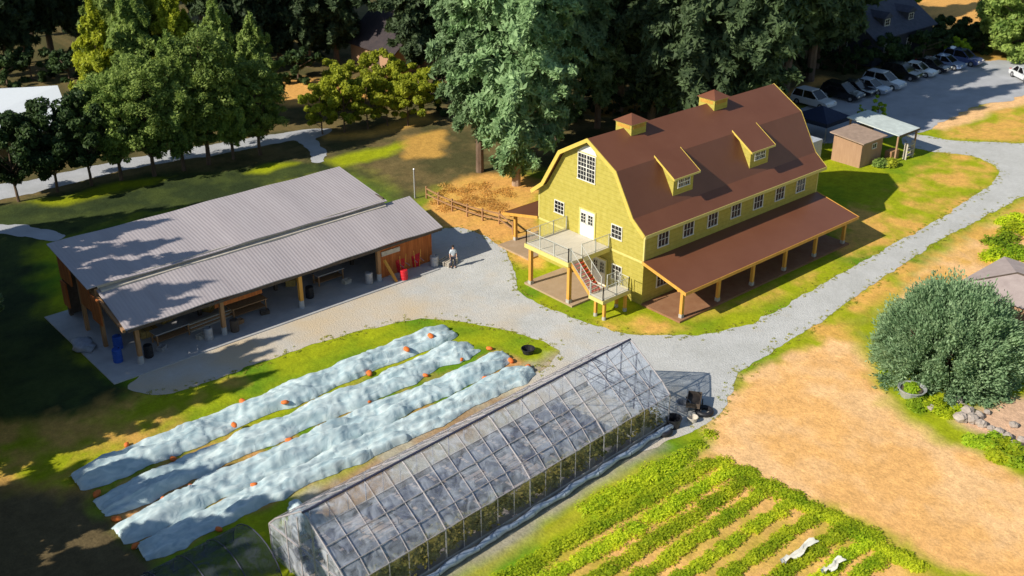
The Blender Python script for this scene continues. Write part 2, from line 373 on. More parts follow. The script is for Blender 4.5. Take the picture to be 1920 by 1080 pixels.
# ------------------------------------------------------------------ materials
M = {}
M['siding'] = wave_on(mat('yellow_siding', (.37,.31,.050), rough=.65, scale=3, c2=(.48,.41,.095), detail=8), 'Z', 1.05, .5, .03, dark=.72, noise=.15)
M['trim'] = mat('cream_trim', (.60,.52,.17), rough=.55, var=.08)
M['rake'] = mat('rake_board', (.60,.44,.09), rough=.55, var=.1)
M['roof'] = mat('brown_metal_roof', (.150,.055,.028), rough=.42, scale=.35, c2=(.178,.070,.038), spec=.35, detail=6)
M['post'] = mat('orange_timber', (.55,.27,.045), rough=.6, scale=4, c2=(.68,.36,.075), stretch=(1,1,.15), bump=.1)
M['footing'] = mat('concrete_footing', (.42,.40,.36), rough=.9)
M['slab'] = mat('tan_slab', (.36,.25,.15), rough=.8, scale=1.2, c2=(.44,.32,.21), bump=.1, detail=7)
M['porch_slab'] = mat('shaded_brown_slab', (.24,.11,.055), rough=.7, scale=1.2, c2=(.32,.17,.09), bump=.1, detail=7)  # shaded copy of the tan slab, porch shade put into the colour
M['deck'] = wave_on(mat('deck_boards', (.50,.45,.36), rough=.8, scale=2, c2=(.60,.55,.46), stretch=(1,6,1)), 'X', 2.0, .3, .02, dark=.8, noise=0)
M['white'] = mat('white_paint', (.72,.70,.62), rough=.5, var=.06)
M['glass'] = mat('dark_glass', (.012,.012,.014), rough=.08, var=.3, spec=.6)
M['rail'] = mat('grey_rail', (.50,.50,.44), rough=.4, var=.05)
M['tread'] = mat('red_tread', (.42,.05,.025), rough=.6)
M['metal_roof'] = mat('grey_metal_roof', (.36,.32,.33), rough=.6, scale=.7, c2=(.42,.38,.39), spec=.35, stretch=(2,.35,1), detail=7)
wave_on(M['metal_roof'], 'X', 1.3, .35, .03, noise=.1)
M['flash'] = mat('pale_flashing', (.52,.47,.40), rough=.6, scale=2)
M['rust_wood'] = wave_on(mat('rust_wood', (.34,.09,.022), rough=.8, scale=1.5, c2=(.55,.18,.05), stretch=(3,3,.3), bump=.2), 'X', 1.6, .4, .03, dark=.6, noise=.2)
M['old_wood'] = mat('old_wood', (.28,.15,.07), rough=.85, scale=3, c2=(.42,.24,.12), stretch=(3,3,.3), bump=.2)
M['dark_wood'] = mat('dark_wood', (.06,.045,.035), rough=.85, scale=3, c2=(.12,.09,.07))
M['concrete'] = mat('concrete', (.34,.34,.35), rough=.85, scale=.8, c2=(.46,.46,.46), bump=.15, detail=8)
M['red'] = mat('red_paint', (.55,.02,.03), rough=.35, var=.12)
M['blue'] = mat('blue_plastic', (.03,.09,.40), rough=.35, var=.15)
M['black'] = mat('black_plastic', (.02,.02,.024), rough=.45, var=.3)
M['steel'] = mat('galvanised_steel', (.42,.42,.44), rough=.45, var=.12, metal=.4)
M['pipe'] = mat('greenhouse_pipe', (.36,.33,.34), rough=.5, var=.12)
M['pipe_dark'] = mat('ridge_pipe', (.05,.05,.09), rough=.5, var=.12)
M['orange'] = mat('orange_bag', (.70,.17,.035), rough=.7, var=.2)
M['bark'] = mat('bark', (.10,.065,.045), rough=.9, scale=4, c2=(.19,.13,.09), stretch=(1,1,.25), bump=.5)
M['pale_bark'] = mat('pale_bark', (.30,.20,.13), rough=.9, scale=4, c2=(.42,.30,.21), stretch=(1,1,.25), bump=.5)
M['stone'] = mat('stone', (.28,.23,.20), rough=.9, scale=3, c2=(.45,.39,.34), bump=.4)
M['container_grey'] = mat('grey_tarp', (.30,.33,.40), rough=.6, scale=3)

# ------------------------------------------------------------------ BARN
BW, BL = 10.5, 19.55
barn = thing('barn', 'large yellow gambrel barn with brown roof, porches and an outside deck', 'barn', (0,0,0))
inner = [(0,.0),(0,5.58),(.80,6.12),(2.55,8.97),(BW/2,10.5),(BW-2.55,8.97),(BW-.80,6.12),(BW,5.58),(BW,0)]
MB().prism(inner, 'x', 0, BL).build('wall', M['siding'], barn)
prof = [(-.42,5.42),(.72,6.30),(2.45,9.15),(BW/2,10.74)]
prof = prof+[(BW-y, z) for y, z in reversed(prof[:-1])]
def thick(pr, t):
    out = []
    for i, (y, z) in enumerate(pr):
        a = pr[max(i-1,0)]; b_ = pr[min(i+1,len(pr)-1)]; d = Vector((b_[0]-a[0], b_[1]-a[1])).normalized()
        out.append((y+d.y*t, z-d.x*t))
    return out
lo = thick(prof, .10)
roof = MB().prism(prof+list(reversed(lo)), 'x', -.45, BL+.38).build('roof', M['roof'], barn)
for x0, x1 in ((-.52,-.453),(BL+.383,BL+.45)):
    MB().prism([(y, z+.02) for y, z in prof]+list(reversed(thick(prof, .27))), 'x', x0, x1).build('rake_board', M['rake'], barn)
for y0, y1 in ((-.46,-.425),(BW+.425,BW+.46)):
    MB().box(-.45, y0, 5.2, BL+.38, y1, 5.43).build('fascia', M['trim'], barn)
MB().box(-.03, -.03, 3.12, BL+.03, -.003, 3.28).build('belt_board', M['trim'], barn)
bb = MB().box(-.035, -.03, 3.12, -.003, BW+.03, 3.28)
for a in ((-.035,-.033,3.3),): pass
bb.build('belt_board', M['trim'], barn)
for (cx, cy) in ((-.03,-.03),(-.03,BW-.09),(BL-.09,-.03)):
    MB().box(cx, cy, 3.29, cx+.12, cy+.12, 5.6).build('corner_board', M['trim'], barn)

def window(parent, o, u, w, h, nx_, ny_, nrm, name='window', fr=.055, panem=None, mullion=False):
    """o = centre on the wall, u = horizontal unit along wall, nrm = outward unit"""
    o, u, nrm = Vector(o), Vector(u), Vector(nrm); v = Vector((0,0,1))
    def bx(mb, a0, b0, a1, b1, d0, d1):
        vs = [o+u*a+v*b_+nrm*d for d in (d0, d1) for a, b_ in ((a0,b0),(a1,b0),(a1,b1),(a0,b1))]
        mb.add(vs, [(3,2,1,0),(4,5,6,7),(0,1,5,4),(1,2,6,5),(2,3,7,6),(3,0,4,7)])
    f = MB(); W2, H2 = w/2, h/2
    bx(f,-W2-fr,H2,W2+fr,H2+fr,.0,.07); bx(f,-W2-fr-.03,-H2-fr,W2+fr+.03,-H2,.0,.09); bx(f,-W2-fr,-H2,-W2,H2,.0,.07); bx(f,W2,-H2,W2+fr,H2,.0,.07)
    for i in range(1, nx_):
        a = -W2+w*i/nx_; k = .035 if (mullion and i == nx_//2) else .012; bx(f,a-k,-H2,a+k,H2,.018,.05)
    for j in range(1, ny_):
        a = -H2+h*j/ny_; k = .03 if (mullion and j == ny_//2) else .0125; bx(f,-W2,a-k,W2,a+k,.016,.047)
    fo = f.build(name, M['white'], parent)
    p = MB(); bx(p,-W2,-H2,W2,H2,.0,.015); p.build('pane', M['glass'], fo)
    return fo
nX, nY = (-1,0,0), (0,-1,0)
for i in range(7):
    window(barn, (1.82+i*2.585, 0, 4.47), (1,0,0), 1.0, 1.0, 3, 2 if i else 2, nY)
    window(barn, (1.82+i*2.585, BW, 4.47), (-1,0,0), 1.0, 1.0, 3, 2, (0,1,0))
window(barn, (0, 8.3, 4.70), (0,-1,0), .92, .88, 3, 3, nX)
window(barn, (0, 2.57, 4.62), (0,-1,0), .92, .92, 3, 3, nX)
window(barn, (0, 5.67, 8.42), (0,-1,0), 1.62, 1.85, 6, 6, nX, mullion=True)
MB().prism([(6.60,9.47),(4.74,9.47),(4.98,9.85),(BW/2+.05,10.12),(5.9,9.95)], 'x', -.03, -.003).build('gable_panel', M['white'], barn)
window(barn, (0, 2.4, 1.62), (0,-1,0), .85, 1.05, 3, 3, nX)
for x in (1.95, 6.0, 14.6): window(barn, (x, 0, 1.45), (1,0,0), 1.0, 1.0, 3, 2, nY)
def door(o, w, h, wo):
    fr = MB(); y, z = o
    fr.box(-.08,y-w/2-.1,z,-.003,y-w/2,z+h+.1).box(-.08,y+w/2,z,-.003,y+w/2+.1,z+h+.1).box(-.08,y-w/2,z+h,-.003,y+w/2,z+h+.1)
    d = MB().box(-.05,y-w/2,z+.003,-.003,y-.01,z+h-.003).box(-.05,y+.01,z+.003,-.003,y+w/2,z+h-.003)
    do = d.build('door', M['white'], barn); fr.build('frame', M['trim'], do)
    for s in (-1, 1):
        window(do, (-.05, y+s*w/4, z+h*.70), (0,-1,0), w*.30, h*.36, 2, 3, nX, 'light', .02)
        MB().tube((-.12,y+s*.08,z+1.0),(-.05,y+s*.08,z+1.0),.025,.025,6).build('knob', M['steel'], do)
door((5.42, 3.32), 1.42, 1.98, 0)
door((4.1, .16), 1.3, 2.0, 0)
for x in (10.3,):
    fr = MB().box(x-.75,-.06,.16,x+.75,-.003,2.25); fo = fr.build('door', M['white'], barn)

# cupolas
for cx in (3.78, 12.62):
    s = .74; cy = BW/2
    cb = MB().box(cx-s,cy-s,9.9,cx+s,cy+s,11.06).build('cupola', M['siding'], barn)
    MB().box(cx-s-.05,cy-s-.05,11.06,cx+s+.05,cy+s+.05,11.14).build('cornice', M['trim'], cb)
    lv = MB()
    for k in range(4):
        z = 10.78+k*.065
        lv.box(cx-s*.8,cy-s-.03,z,cx+s*.8,cy-s-.004,z+.035).box(cx-s-.03,cy-s*.8,z,cx-s-.004,cy+s*.8,z+.035)
    lv.build('louvre', M['post'], cb)
    e = s+.15
    MB().add([(cx-e,cy-e,11.14),(cx+e,cy-e,11.14),(cx+e,cy+e,11.14),(cx-e,cy+e,11.14),(cx,cy,11.66)],[(0,1,4),(1,2,4),(2,3,4),(3,0,4),(3,2,1,0)]).build('cupola_roof', M['roof'], cb)
# dormers
def zroof(y): return 6.30+(y-.72)*(9.15-6.30)/(2.45-.72) if y > .72 else 5.42+(y+.42)*(6.30-5.42)/1.14
for dx, wd in ((3.72, 2.05), (12.08, 2.15)):
    yf = 1.0; zf = 8.05; x1 = dx+wd
    pr = [(yf, 6.6), (yf, zf), (2.4, 9.05), (2.4, 6.6)]
    dw = MB().prism(pr, 'x', dx, x1).build('dormer', M['siding'], barn)
    rp = [(2.62,9.33),(2.62,9.21),(.68,8.04),(.68,8.12)]
    MB().prism(rp, 'x', dx-.3, x1+.3).build('dormer_roof', M['roof'], dw)
    MB().box(dx-.3,.65,8.0,x1+.3,.677,8.14).build('fascia', M['trim'], dw)
    for xa in (dx-.335, x1+.303):
        MB().prism([(2.62,9.36),(2.62,9.2),(.68,8.0),(.68,8.15)], 'x', xa, xa+.03).build('rake_board', M['rake'], dw)
    window(dw, (dx+wd/2, yf, 7.58), (1,0,0), 1.15, .56, 6, 2, nY, mullion=True)

def porch(ys, ye, post_y, xs, sg):
    """roof from wall ys to eave ye"""
    ro = MB().prism([(ys,3.33),(ye,2.44),(ye,2.34),(ys,3.21)], 'x', -.12, BL+.1).build('porch_roof', M['roof'], barn)
    MB().box(-.17, min(ye,ye+sg*.04), 2.24, BL+.15, max(ye,ye+sg*.04), 2.47).build('fascia', M['post'], ro)
    for xa in (-.17, BL+.103):
        MB().prism([(ys,3.36),(ye,2.47),(ye,2.24),(ys,3.15)], 'x', xa, xa+.045).build('rake_board', M['post'], ro)
    MB().box(0, post_y-.08, 2.22, BL, post_y+.08, 2.40).build('porch_beam', M['post'], barn)
    MB().box(-.02 if sg < 0 else -1.0, min(ys+sg*.02, ys+sg*3.5), -.1, BL, max(ys+sg*.02, ys+sg*3.5), .14).build('porch_floor', M['porch_slab'] if sg < 0 else M['slab'], barn)
    for x in xs:
        p = MB().box(x-.11, post_y-.11, .40, x+.11, post_y+.11, 2.22).build('porch_post', M['post'], barn)
        MB().box(x-.13, post_y-.13, .13, x+.13, post_y+.13, .40).build('footing', M['footing'], p)
porch(0, -3.9, -3.15, [.5, 4.25, 8.0, 11.75, 15.45, 19.15], -1)
porch(BW, BW+3.9, BW+3.3, [.6, 4.35, 8.1, 11.85, 15.6, 19.15], 1)

# deck
DX, DY0, DY1, DZ = -4.0, 3.15, 7.5, 3.3
dk = MB().box(DX, DY0, DZ-.12, -.04, DY1, DZ).build('deck', M['deck'], barn)
MB().box(DX-.05,DY0-.05,DZ-.30,DX-.002,DY1+.05,DZ+.01).box(DX,DY0-.05,DZ-.30,-.04,DY0-.002,DZ+.01).box(DX,DY1+.002,DZ-.30,-.04,DY1+.05,DZ+.01).build('rim_board', M['trim'], dk)
MB().box(DX+.25,DY0,DZ-.38,DX+.45,DY1,DZ-.125).build('deck_beam', M['post'], dk)
for y in (DY0+.22, DY1-.22):
    p = MB().box(DX+.22,y-.12,.40,DX+.46,y+.12,DZ-.38).build('deck_post', M['post'], barn)
    MB().box(DX+.19,y-.15,.13,DX+.49,y+.15,.40).build('footing', M['footing'], p)
MB().box(-3.85, 2.85, -.1, -.02, 7.75, .14).build('patio_slab', M['slab'], barn)
def railing(pts, parent, h=1.0, n_mid=0):
    r_ = MB()
    for a, b_ in zip(pts[:-1], pts[1:]):
        a, b_ = Vector(a), Vector(b_); k = max(1, round((b_-a).length/1.5))
        r_.tube(a+Vector((0,0,h)), b_+Vector((0,0,h)), .022, n=6); r_.tube(a+Vector((0,0,.1)), b_+Vector((0,0,.1)), .02, n=5)
        for i in range(k+1):
            p = a.lerp(b_, i/k); r_.bar(p, p+Vector((0,0,h+.04)), .055)
        q = max(2, int((b_-a).length/.13))
        for i in range(1, q):
            p = a.lerp(b_, i/q); r_.tube(p+Vector((0,0,.1)), p+Vector((0,0,h)), .008, n=4, cap=False)
    return r_.build('railing', M['rail'], parent)
railing([(-.1,DY1-.05,DZ),(DX+.05,DY1-.05,DZ),(DX+.05,DY0+.05,DZ),(DX+.25,DY0+.05,DZ)], dk)
railing([(-2.72,DY0+.05,DZ),(-.1,DY0+.05,DZ)], dk)
# stairs down to a landing
LZ = 1.6; LY0, LY1, LX0, LX1 = -.05, 1.2, -3.85, -1.3
sx0, sx1 = -3.72, -2.78; N = 9
st = MB()
for k in range(N):
    t_ = (k+.5)/N; y = DY0-.05-t_*(DY0-.05-LY1); z = DZ-.02-(k+1)*(DZ-LZ)/(N+1)
    st.box(sx0+.02, y-.14, z-.045, sx1-.02, y+.14, z)
sto = st.build('stair_tread', M['tread'], barn)
for x in (sx0-.06, sx1+.0):
    MB().prism([(DY0,DZ+.0),(LY1,LZ+.05),(LY1,LZ-.25),(DY0,DZ-.32)], 'x', x, x+.06).build('stringer', M['post'], sto)
for x in (sx0-.03, sx1+.03): railing([(x,DY0,DZ-.02),(x,LY1,LZ)], sto, .95)
ld = MB().box(LX0,LY0,LZ-.1,LX1,LY1,LZ).build('landing', M['deck'], barn)
MB().box(LX0-.05,LY0-.05,LZ-.24,LX0-.002,LY1+.05,LZ+.01).box(LX0,LY0-.05,LZ-.24,LX1,LY0-.002,LZ+.01).box(LX1+.002,LY0-.05,LZ-.24,LX1+.05,LY1+.05,LZ+.01).build('rim_board', M['trim'], ld)
railing([(LX0+.05,LY1,LZ),(LX0+.05,LY0+.05,LZ),(LX1-.05,LY0+.05,LZ),(LX1-.05,LY1-.3,LZ)], ld, .95)
railing([(LX1-.1,LY1,LZ),(-2.2,LY1,LZ)], ld, .95)
for x in (-3.45, -1.45):
    for y in (.18, .98):
        p = MB().box(x-.09,y-.09,.22,x+.09,y+.09,LZ-.1).build('landing_post', M['post'], ld)
        MB().tube((x,y,-.05),(x,y,.24),.15,.13,10).build('footing', M['footing'], p)

# ------------------------------------------------------------------ OPEN SHED
shed = thing('open_shed', 'long open farm shed with grey corrugated metal roof and rusty wood end wall', 'shed', (-18,19,0))
def grid_roof(name, x0, x1, ya, za, yb, zb, parent, seed, nxs=60, t=.06):
    """sheet from low edge (ya,za) to high edge (yb,zb), gently uneven"""
    mb = MB(); N2 = 8; vs = []
    for i in range(nxs+1):
        x = x0+(x1-x0)*i/nxs
        for j in range(N2+1):
            u = j/N2; s_ = math.sin(x*.5+seed)*.04+math.sin(x*1.3+seed*2)*.025
            vs.append((x, ya+(yb-ya)*u, za+(zb-za)*u+s_*(1-.3*u)))
    k = (nxs+1)*(N2+1); fs = []
    for i in range(nxs):
        for j in range(N2):
            a = i*(N2+1)+j; fs.append((a, a+N2+1, a+N2+2, a+1)); fs.append((k+a+1, k+a+N2+2, k+a+N2+1, k+a))
    low = [(x_, y_, z_-t) for x_, y_, z_ in vs]
    for i in range(nxs):
        a = i*(N2+1); fs.append((a, k+a, k+a+N2+1, a+N2+1)); b_ = a+N2; fs.append((b_, b_+N2+1, k+b_+N2+1, k+b_))
    for j in range(N2):
        fs.append((j, j+1, k+j+1, k+j)); a = nxs*(N2+1)+j; fs.append((a+1, a, k+a, k+a+1))
    mb.add(vs+low, fs)
    return mb.build(name, M['metal_roof'], parent)
r1 = grid_roof('roof', -30.1, -6.0, 14.35, 2.92, 18.35, 4.15, shed, 1)
r2 = grid_roof('roof', -30.7, -8.2, 18.1, 4.42, 24.4, 5.35, shed, 4)
MB().box(-30.0,18.3,3.95,-8.3,18.36,4.46).build('roof_step', M['flash'], shed)
MB().prism([(18.3,4.2),(18.3,4.02),(17.95,3.92),(17.95,4.12)],'x',-29.9,-8.4).build('flashing', M['flash'], r1)
MB().box(-29.95,14.32,2.66,-6.1,14.42,2.84).build('fascia', M['dark_wood'], r1)
MB().box(-31.6,13.6,-.05,-6.9,25,.07).build('slab', M['concrete'], shed)
for x in (-29.3,-23.6,-17.8,-11.4):
    p = MB().bar((x,14.9,.6),(x,14.9,2.85),.26).build('post', M['old_wood'] if x != -17.8 else M['post'], shed)
    MB().tube((x,14.9,.05),(x,14.9,.6),.2,.17,10).build('footing', M['concrete'], p)
for x in (-30.1,-24,-18,-12,-8.6): MB().bar((x,24.1,.05),(x,24.1,5.1),.22).build('post', M['dark_wood'], shed)
for x in (-23.6,-17.8,-11.4): MB().bar((x,18.4,.05),(x,18.4,3.95),.22).build('post', M['dark_wood'], shed)
MB().box(-30.2,24.22,.07,-8.4,24.32,5.1).build('back_wall', M['dark_wood'], shed)
MB().box(-11.35,15.1,.07,-6.5,15.2,2.95).build('front_wall', M['rust_wood'], shed)
MB().prism([(15.2,.07),(18.3,.07),(18.3,3.95),(15.2,3.0)],'x',-6.62,-6.5).build('side_wall', M['rust_wood'], shed)
MB().box(-8.4,18.36,.07,-8.3,24.2,4.6).build('end_wall', M['dark_wood'], shed)
MB().box(-24.0,14.95,2.05,-20.6,15.03,2.82).build('header_panel', M['rust_wood'], shed)
MB().box(-11.0,15.02,1.75,-9.4,15.09,2.1).build('sign_board', M['flash'], shed)
lw = MB()
for k, (ya, yb, za, zb) in enumerate(((22.3,24.2,2.9,4.9),(19.2,20.8,2.3,4.2),(17.6,19.0,1.9,3.7),(23.2,24.1,1.0,2.8))):
    MB().box(-30.3-.04*k, ya, za, -30.2-.04*k, yb, zb).build('end_board', M['rust_wood'], shed)
MB().bar((-30.15,14.5,2.75),(-30.15,24.3,5.1),.2).build('rafter', M['old_wood'], shed)
for y in (18.4, 21.3): MB().bar((-30.1,y,.05),(-30.1,y,4.2 if y < 20 else 4.7),.24).build('post', M['old_wood'], shed)

# clutter in and round the shed
def barrel(x, y, m_, label, h=.9, r=.3, z=.07, group=None, name='barrel', cat='barrel'):
    t_ = thing(name, label, cat, (x,y,z), 0, group)
    b_ = MB(); prs = [(r*.9,0),(r,.04*h),(r,.3*h),(r*1.05,.33*h),(r,.36*h),(r,.64*h),(r*1.05,.67*h),(r,.70*h),(r,.96*h),(r*.9,h)]
    n_ = 14; vs = [(q*math.cos(2*math.pi*i/n_), q*math.sin(2*math.pi*i/n_), w_) for q, w_ in prs for i in range(n_)]
    fs = [(j*n_+i,j*n_+(i+1)%n_,(j+1)*n_+(i+1)%n_,(j+1)*n_+i) for j in range(len(prs)-1) for i in range(n_)]+[tuple(reversed(range(n_))),tuple(range(len(vs)-n_,len(vs)))]
    b_.add(vs, fs).build('drum', m_, t_, local=True)
    MB().tube((r*.5,0,h),(r*.5,0,h+.03),.05,n=8).build('cap', M['black'], t_, local=True)
    return t_
barrel(-30.3,16.0,M['blue'],'blue plastic barrel under the left corner of the open shed, nearest the road', group='blue barrels')
barrel(-29.6,17.6,M['blue'],'blue plastic barrel standing behind the post at the shed left end', group='blue barrels')
def table(x, y, rz, w, d, m_, label, h=.85, name='workbench'):
    t_ = thing(name, label, 'table', (x,y,.07), rz)
    MB().box(-w/2,-d/2,h-.06,w/2,d/2,h).build('tabletop', m_, t_, local=True)
    for a in (-1,1):
        for b_ in (-1,1): MB().box(a*(w/2-.1)-.04,b_*(d/2-.1)-.04,0,a*(w/2-.1)+.04,b_*(d/2-.1)+.04,h-.06).build('leg', M['old_wood'], t_, local=True)
    MB().box(-w/2+.1,-d/2+.1,.25,w/2-.1,d/2-.1,.28).build('lower_shelf', M['old_wood'], t_, local=True)
    return t_
table(-26.5,16.6,.05,2.4,.9,M['steel'],'grey metal workbench inside the left bay of the open shed')
table(-21.0,16.6,0,2.6,1.0,M['old_wood'],'wooden table in shade below the orange header panel of the shed')
table(-14.2,17.2,0,2.2,.9,M['steel'],'grey table inside the open shed bay left of the rusty wall')
def crate(x, y, z, rz, label, m_, group=None, s=(.6,.4,.3)):
    t_ = thing('crate', label, 'crate', (x,y,z), rz, group); w, d, h = s; b_ = MB(); w/=2; d/=2
    for k in range(3):
        z0 = .01+k*h/3; z1 = z0+h/3-.03
        b_.box(-w,-d,z0,w,-d+.02,z1).box(-w,d-.02,z0,w,d,z1).box(-w,-d+.02,z0,-w+.02,d-.02,z1).box(w-.02,-d+.02,z0,w,d-.02,z1)
    b_.build('side_slats', m_, t_, local=True)
    MB().box(-w+.02,-d+.02,.02,w-.02,d-.02,.04).build('base', m_, t_, local=True)
    return t_
crate(-25.0,15.4,.07,.2,'pale crate on the shed floor near the left bay post',M['flash'],'crates in the shed')
crate(-27.6,15.6,.07,.6,'grey crate on the floor beside the metal workbench',M['steel'],'crates in the shed')
crate(-22.2,15.6,.07,.1,'brown wooden crate in front of the wooden table in the shed',M['old_wood'],'crates in the shed')
crate(-20.2,15.7,.07,-.2,'dark crate beside the post in the middle of the shed',M['dark_wood'],'crates in the shed')
crate(-13.4,16.1,.07,.1,'pale crate on the floor in the bay left of the rusty wall',M['flash'],'crates in the shed')
for i, (x, y, z, nm) in enumerate([(-27.4,18.0,.07,'behind the metal workbench'),(-25.6,19.2,.07,'deep in the left bay'),(-22.6,18.8,.07,'behind the wooden table'),(-16.4,18.6,.07,'in the third bay'),(-13.0,19.2,.07,'behind the grey table')]):
    t_ = thing('hay_bale','straw bale '+nm+' of the open shed','bale',(x,y,z),.3*i,'straw bales in the shed')
    MB().box(-.6,-.35,0,.6,.35,.5).build('bale', mat('straw_bale',(.42,.28,.09),rough=.95,var=.3,scale=9), t_, local=True, bevel=.05)
    MB().box(-.3,-.357,-.0,-.27,.357,.505).box(.27,-.357,0,.3,.357,.505).build('twine', M['dark_wood'], t_, local=True)
for i, (x, y, w_) in enumerate([(-28.6,15.3,'beside the left corner post'),(-24.7,14.9,'left of the second post'),(-22.9,14.8,'right of the second post'),(-16.6,15.8,'right of the middle post'),(-12.2,15.0,'beside the rusty wall')]):
    barrel(x, y, [M['black'],M['steel'],M['dark_wood'],M['black'],M['steel']][i], 'dark drum standing in the open shed '+w_, .85, .28, group='drums in the shed')
lp = thing('lumber_pile','stack of weathered boards lying in the second bay of the shed','lumber',(-23.6,17.2,.07),.08)
for k in range(5):
    MB().bar((-1.6,-.35+.03*k,.06+.1*k),(1.6+.1*(k%2),-.3,.06+.1*k),.5-.06*k,.08).build('board', M['old_wood'] if k % 2 else M['flash'], lp, local=True)
shf = thing('shelving','tall dark shelf unit against the back wall inside the shed','shelf',(-15,23.8,.07))
for z in (.3,1.0,1.7,2.4): MB().box(-1.5,-.3,z,1.5,.3,z+.05).build('shelf', M['old_wood'], shf, local=True)
for x in (-1.5,0,1.5): MB().box(x-.04,-.3,0,x+.04,.3,2.6).build('upright', M['dark_wood'], shf, local=True)
tp = thing('tarpaulin','crumpled grey tarpaulin on the slab outside the shed left end','tarpaulin',(-31.2,19.2,.08))
rr_ = random.Random(5); MB().ball((0,0,.2),(.7,1.0,.28),12,8,.22,rr_).build('cover', M['container_grey'], tp, local=True, smooth=True)
# small tractor in the shade
def wheel(mbname, x, y, z, r, w, parent, rim=M['steel']):
    t_ = MB().tube((x-w/2,y,z),(x+w/2,y,z),r,r,16).build(mbname, M['black'], parent, local=True)
    MB().tube((x-w/2-.01,y,z),(x+w/2+.01,y,z),r*.5,r*.5,10).build('rim', rim, t_, local=True)
tr = thing('tractor', 'dark old tractor parked in the deep shade of the middle shed bay', 'tractor', (-19.6,20.4,.07), .3)
MB().prism([(-.2,.5),(-.2,1.15),(1.3,1.05),(1.35,.55)],'x',-.3,.3).build('hood', M['red'], tr, local=True)
MB().box(-.25,-.9,.55,.25,-.5,.95).box(-.25,-1.0,.95,.25,-.9,1.4).build('seat', M['black'], tr, local=True)
MB().box(-.2,-1.0,.45,.2,1.2,.6).build('frame', M['steel'], tr, local=True)
MB().tube((0,-.35,1.1),(0,-.2,1.35),.02).tube((0,-.2,1.35),(0,-.18,1.38),.2,.2,12).build('steering_wheel', M['black'], tr, local=True)
for s in (-1,1): wheel('wheel', s*.62,-.65,.6,.6,.3,tr); wheel('wheel', s*.5,1.0,.33,.33,.2,tr)

# upright red wheelbarrows
def wheelbarrow(x, y, rz, tilt, label, group):
    t_ = thing('wheelbarrow', label, 'wheelbarrow', (x,y,.3 if tilt else .05), rz, group)
    Rm = Matrix.Rotation(R(tilt), 4, 'X')
    def T(mb): mb.v = [tuple(Rm @ Vector(v)) for v in mb.v]; return mb
    # lying barrow: wheel towards +y, handles towards -y
    tray = MB(); t0 = [(-.26,-.35,.45),(.26,-.35,.45),(.22,.35,.45),(-.22,.35,.45)]; t1 = [(-.42,-.62,.78),(.42,-.62,.78),(.36,.62,.78),(-.36,.62,.78)]
    tray.add(t0+t1, [(3,2,1,0),(0,1,5,4),(1,2,6,5),(2,3,7,6),(3,0,4,7)])
    tray.add([(a*1.0,b_*1.0,c-.02) for a,b_,c in t0]+[(a*1.03,b_*1.03,c-.02) for a,b_,c in t1], [(0,1,2,3),(4,5,1,0),(5,6,2,1),(6,7,3,2),(7,4,0,3)])
    T(tray).build('tray', M['red'], t_, local=True)
    T(MB().bar((-.3,-1.1,.55),(-.12,.85,.3),.045).bar((.3,-1.1,.55),(.12,.85,.3),.045)).build('handles', M['post'], t_, local=True)
    T(MB().bar((-.25,-.4,.45),(-.28,-.4,0),.04).bar((.25,-.4,.45),(.28,-.4,0),.04)).build('stand', M['steel'], t_, local=True)
    T(MB().tube((-.05,.85,.2),(.05,.85,.2),.2,.2,14)).build('wheel', M['black'], t_, local=True)
wheelbarrow(-9.3,14.5,.1,-78,'red wheelbarrow stood on end against the rusty wall, left of the pair','red wheelbarrows at the rusty wall')
wheelbarrow(-8.05,14.5,-.1,-80,'red wheelbarrow stood on end against the rusty wall, nearest its right corner','red wheelbarrows at the rusty wall')
lo_ = thing('leaning_post','short orange timber leaning in front of the shed wall','timber',(-10.6,13.9,.07))
MB().bar((0,0,0),(-.35,.9,1.5),.16).build('timber', M['post'], lo_, local=True)
barrel(-9.95,13.9,M['red'],'red bin beside the leaning orange timber at the shed',.75,.28,name='bin',cat='bin')
barrel(-6.9,14.3,M['steel'],'grey metal drum at the right corner of the rusty wall',.8,.32)
pl = thing('pallet_stack','grey pallets lying flat by the right corner of the open shed','pallet',(-5.9,14.0,.02),.3)
for k in range(3):
    b_ = MB()
    for j in range(5): b_.box(-.6,-.5+j*.22,.09+k*.13,.6,-.38+j*.22,.11+k*.13)
    for j in (-.5,-.05,.4): b_.box(-.6+0*j,j,.0+k*.13,.6,j+.1,.088+k*.13)
    b_.build('pallet', M['flash'], pl, local=True)

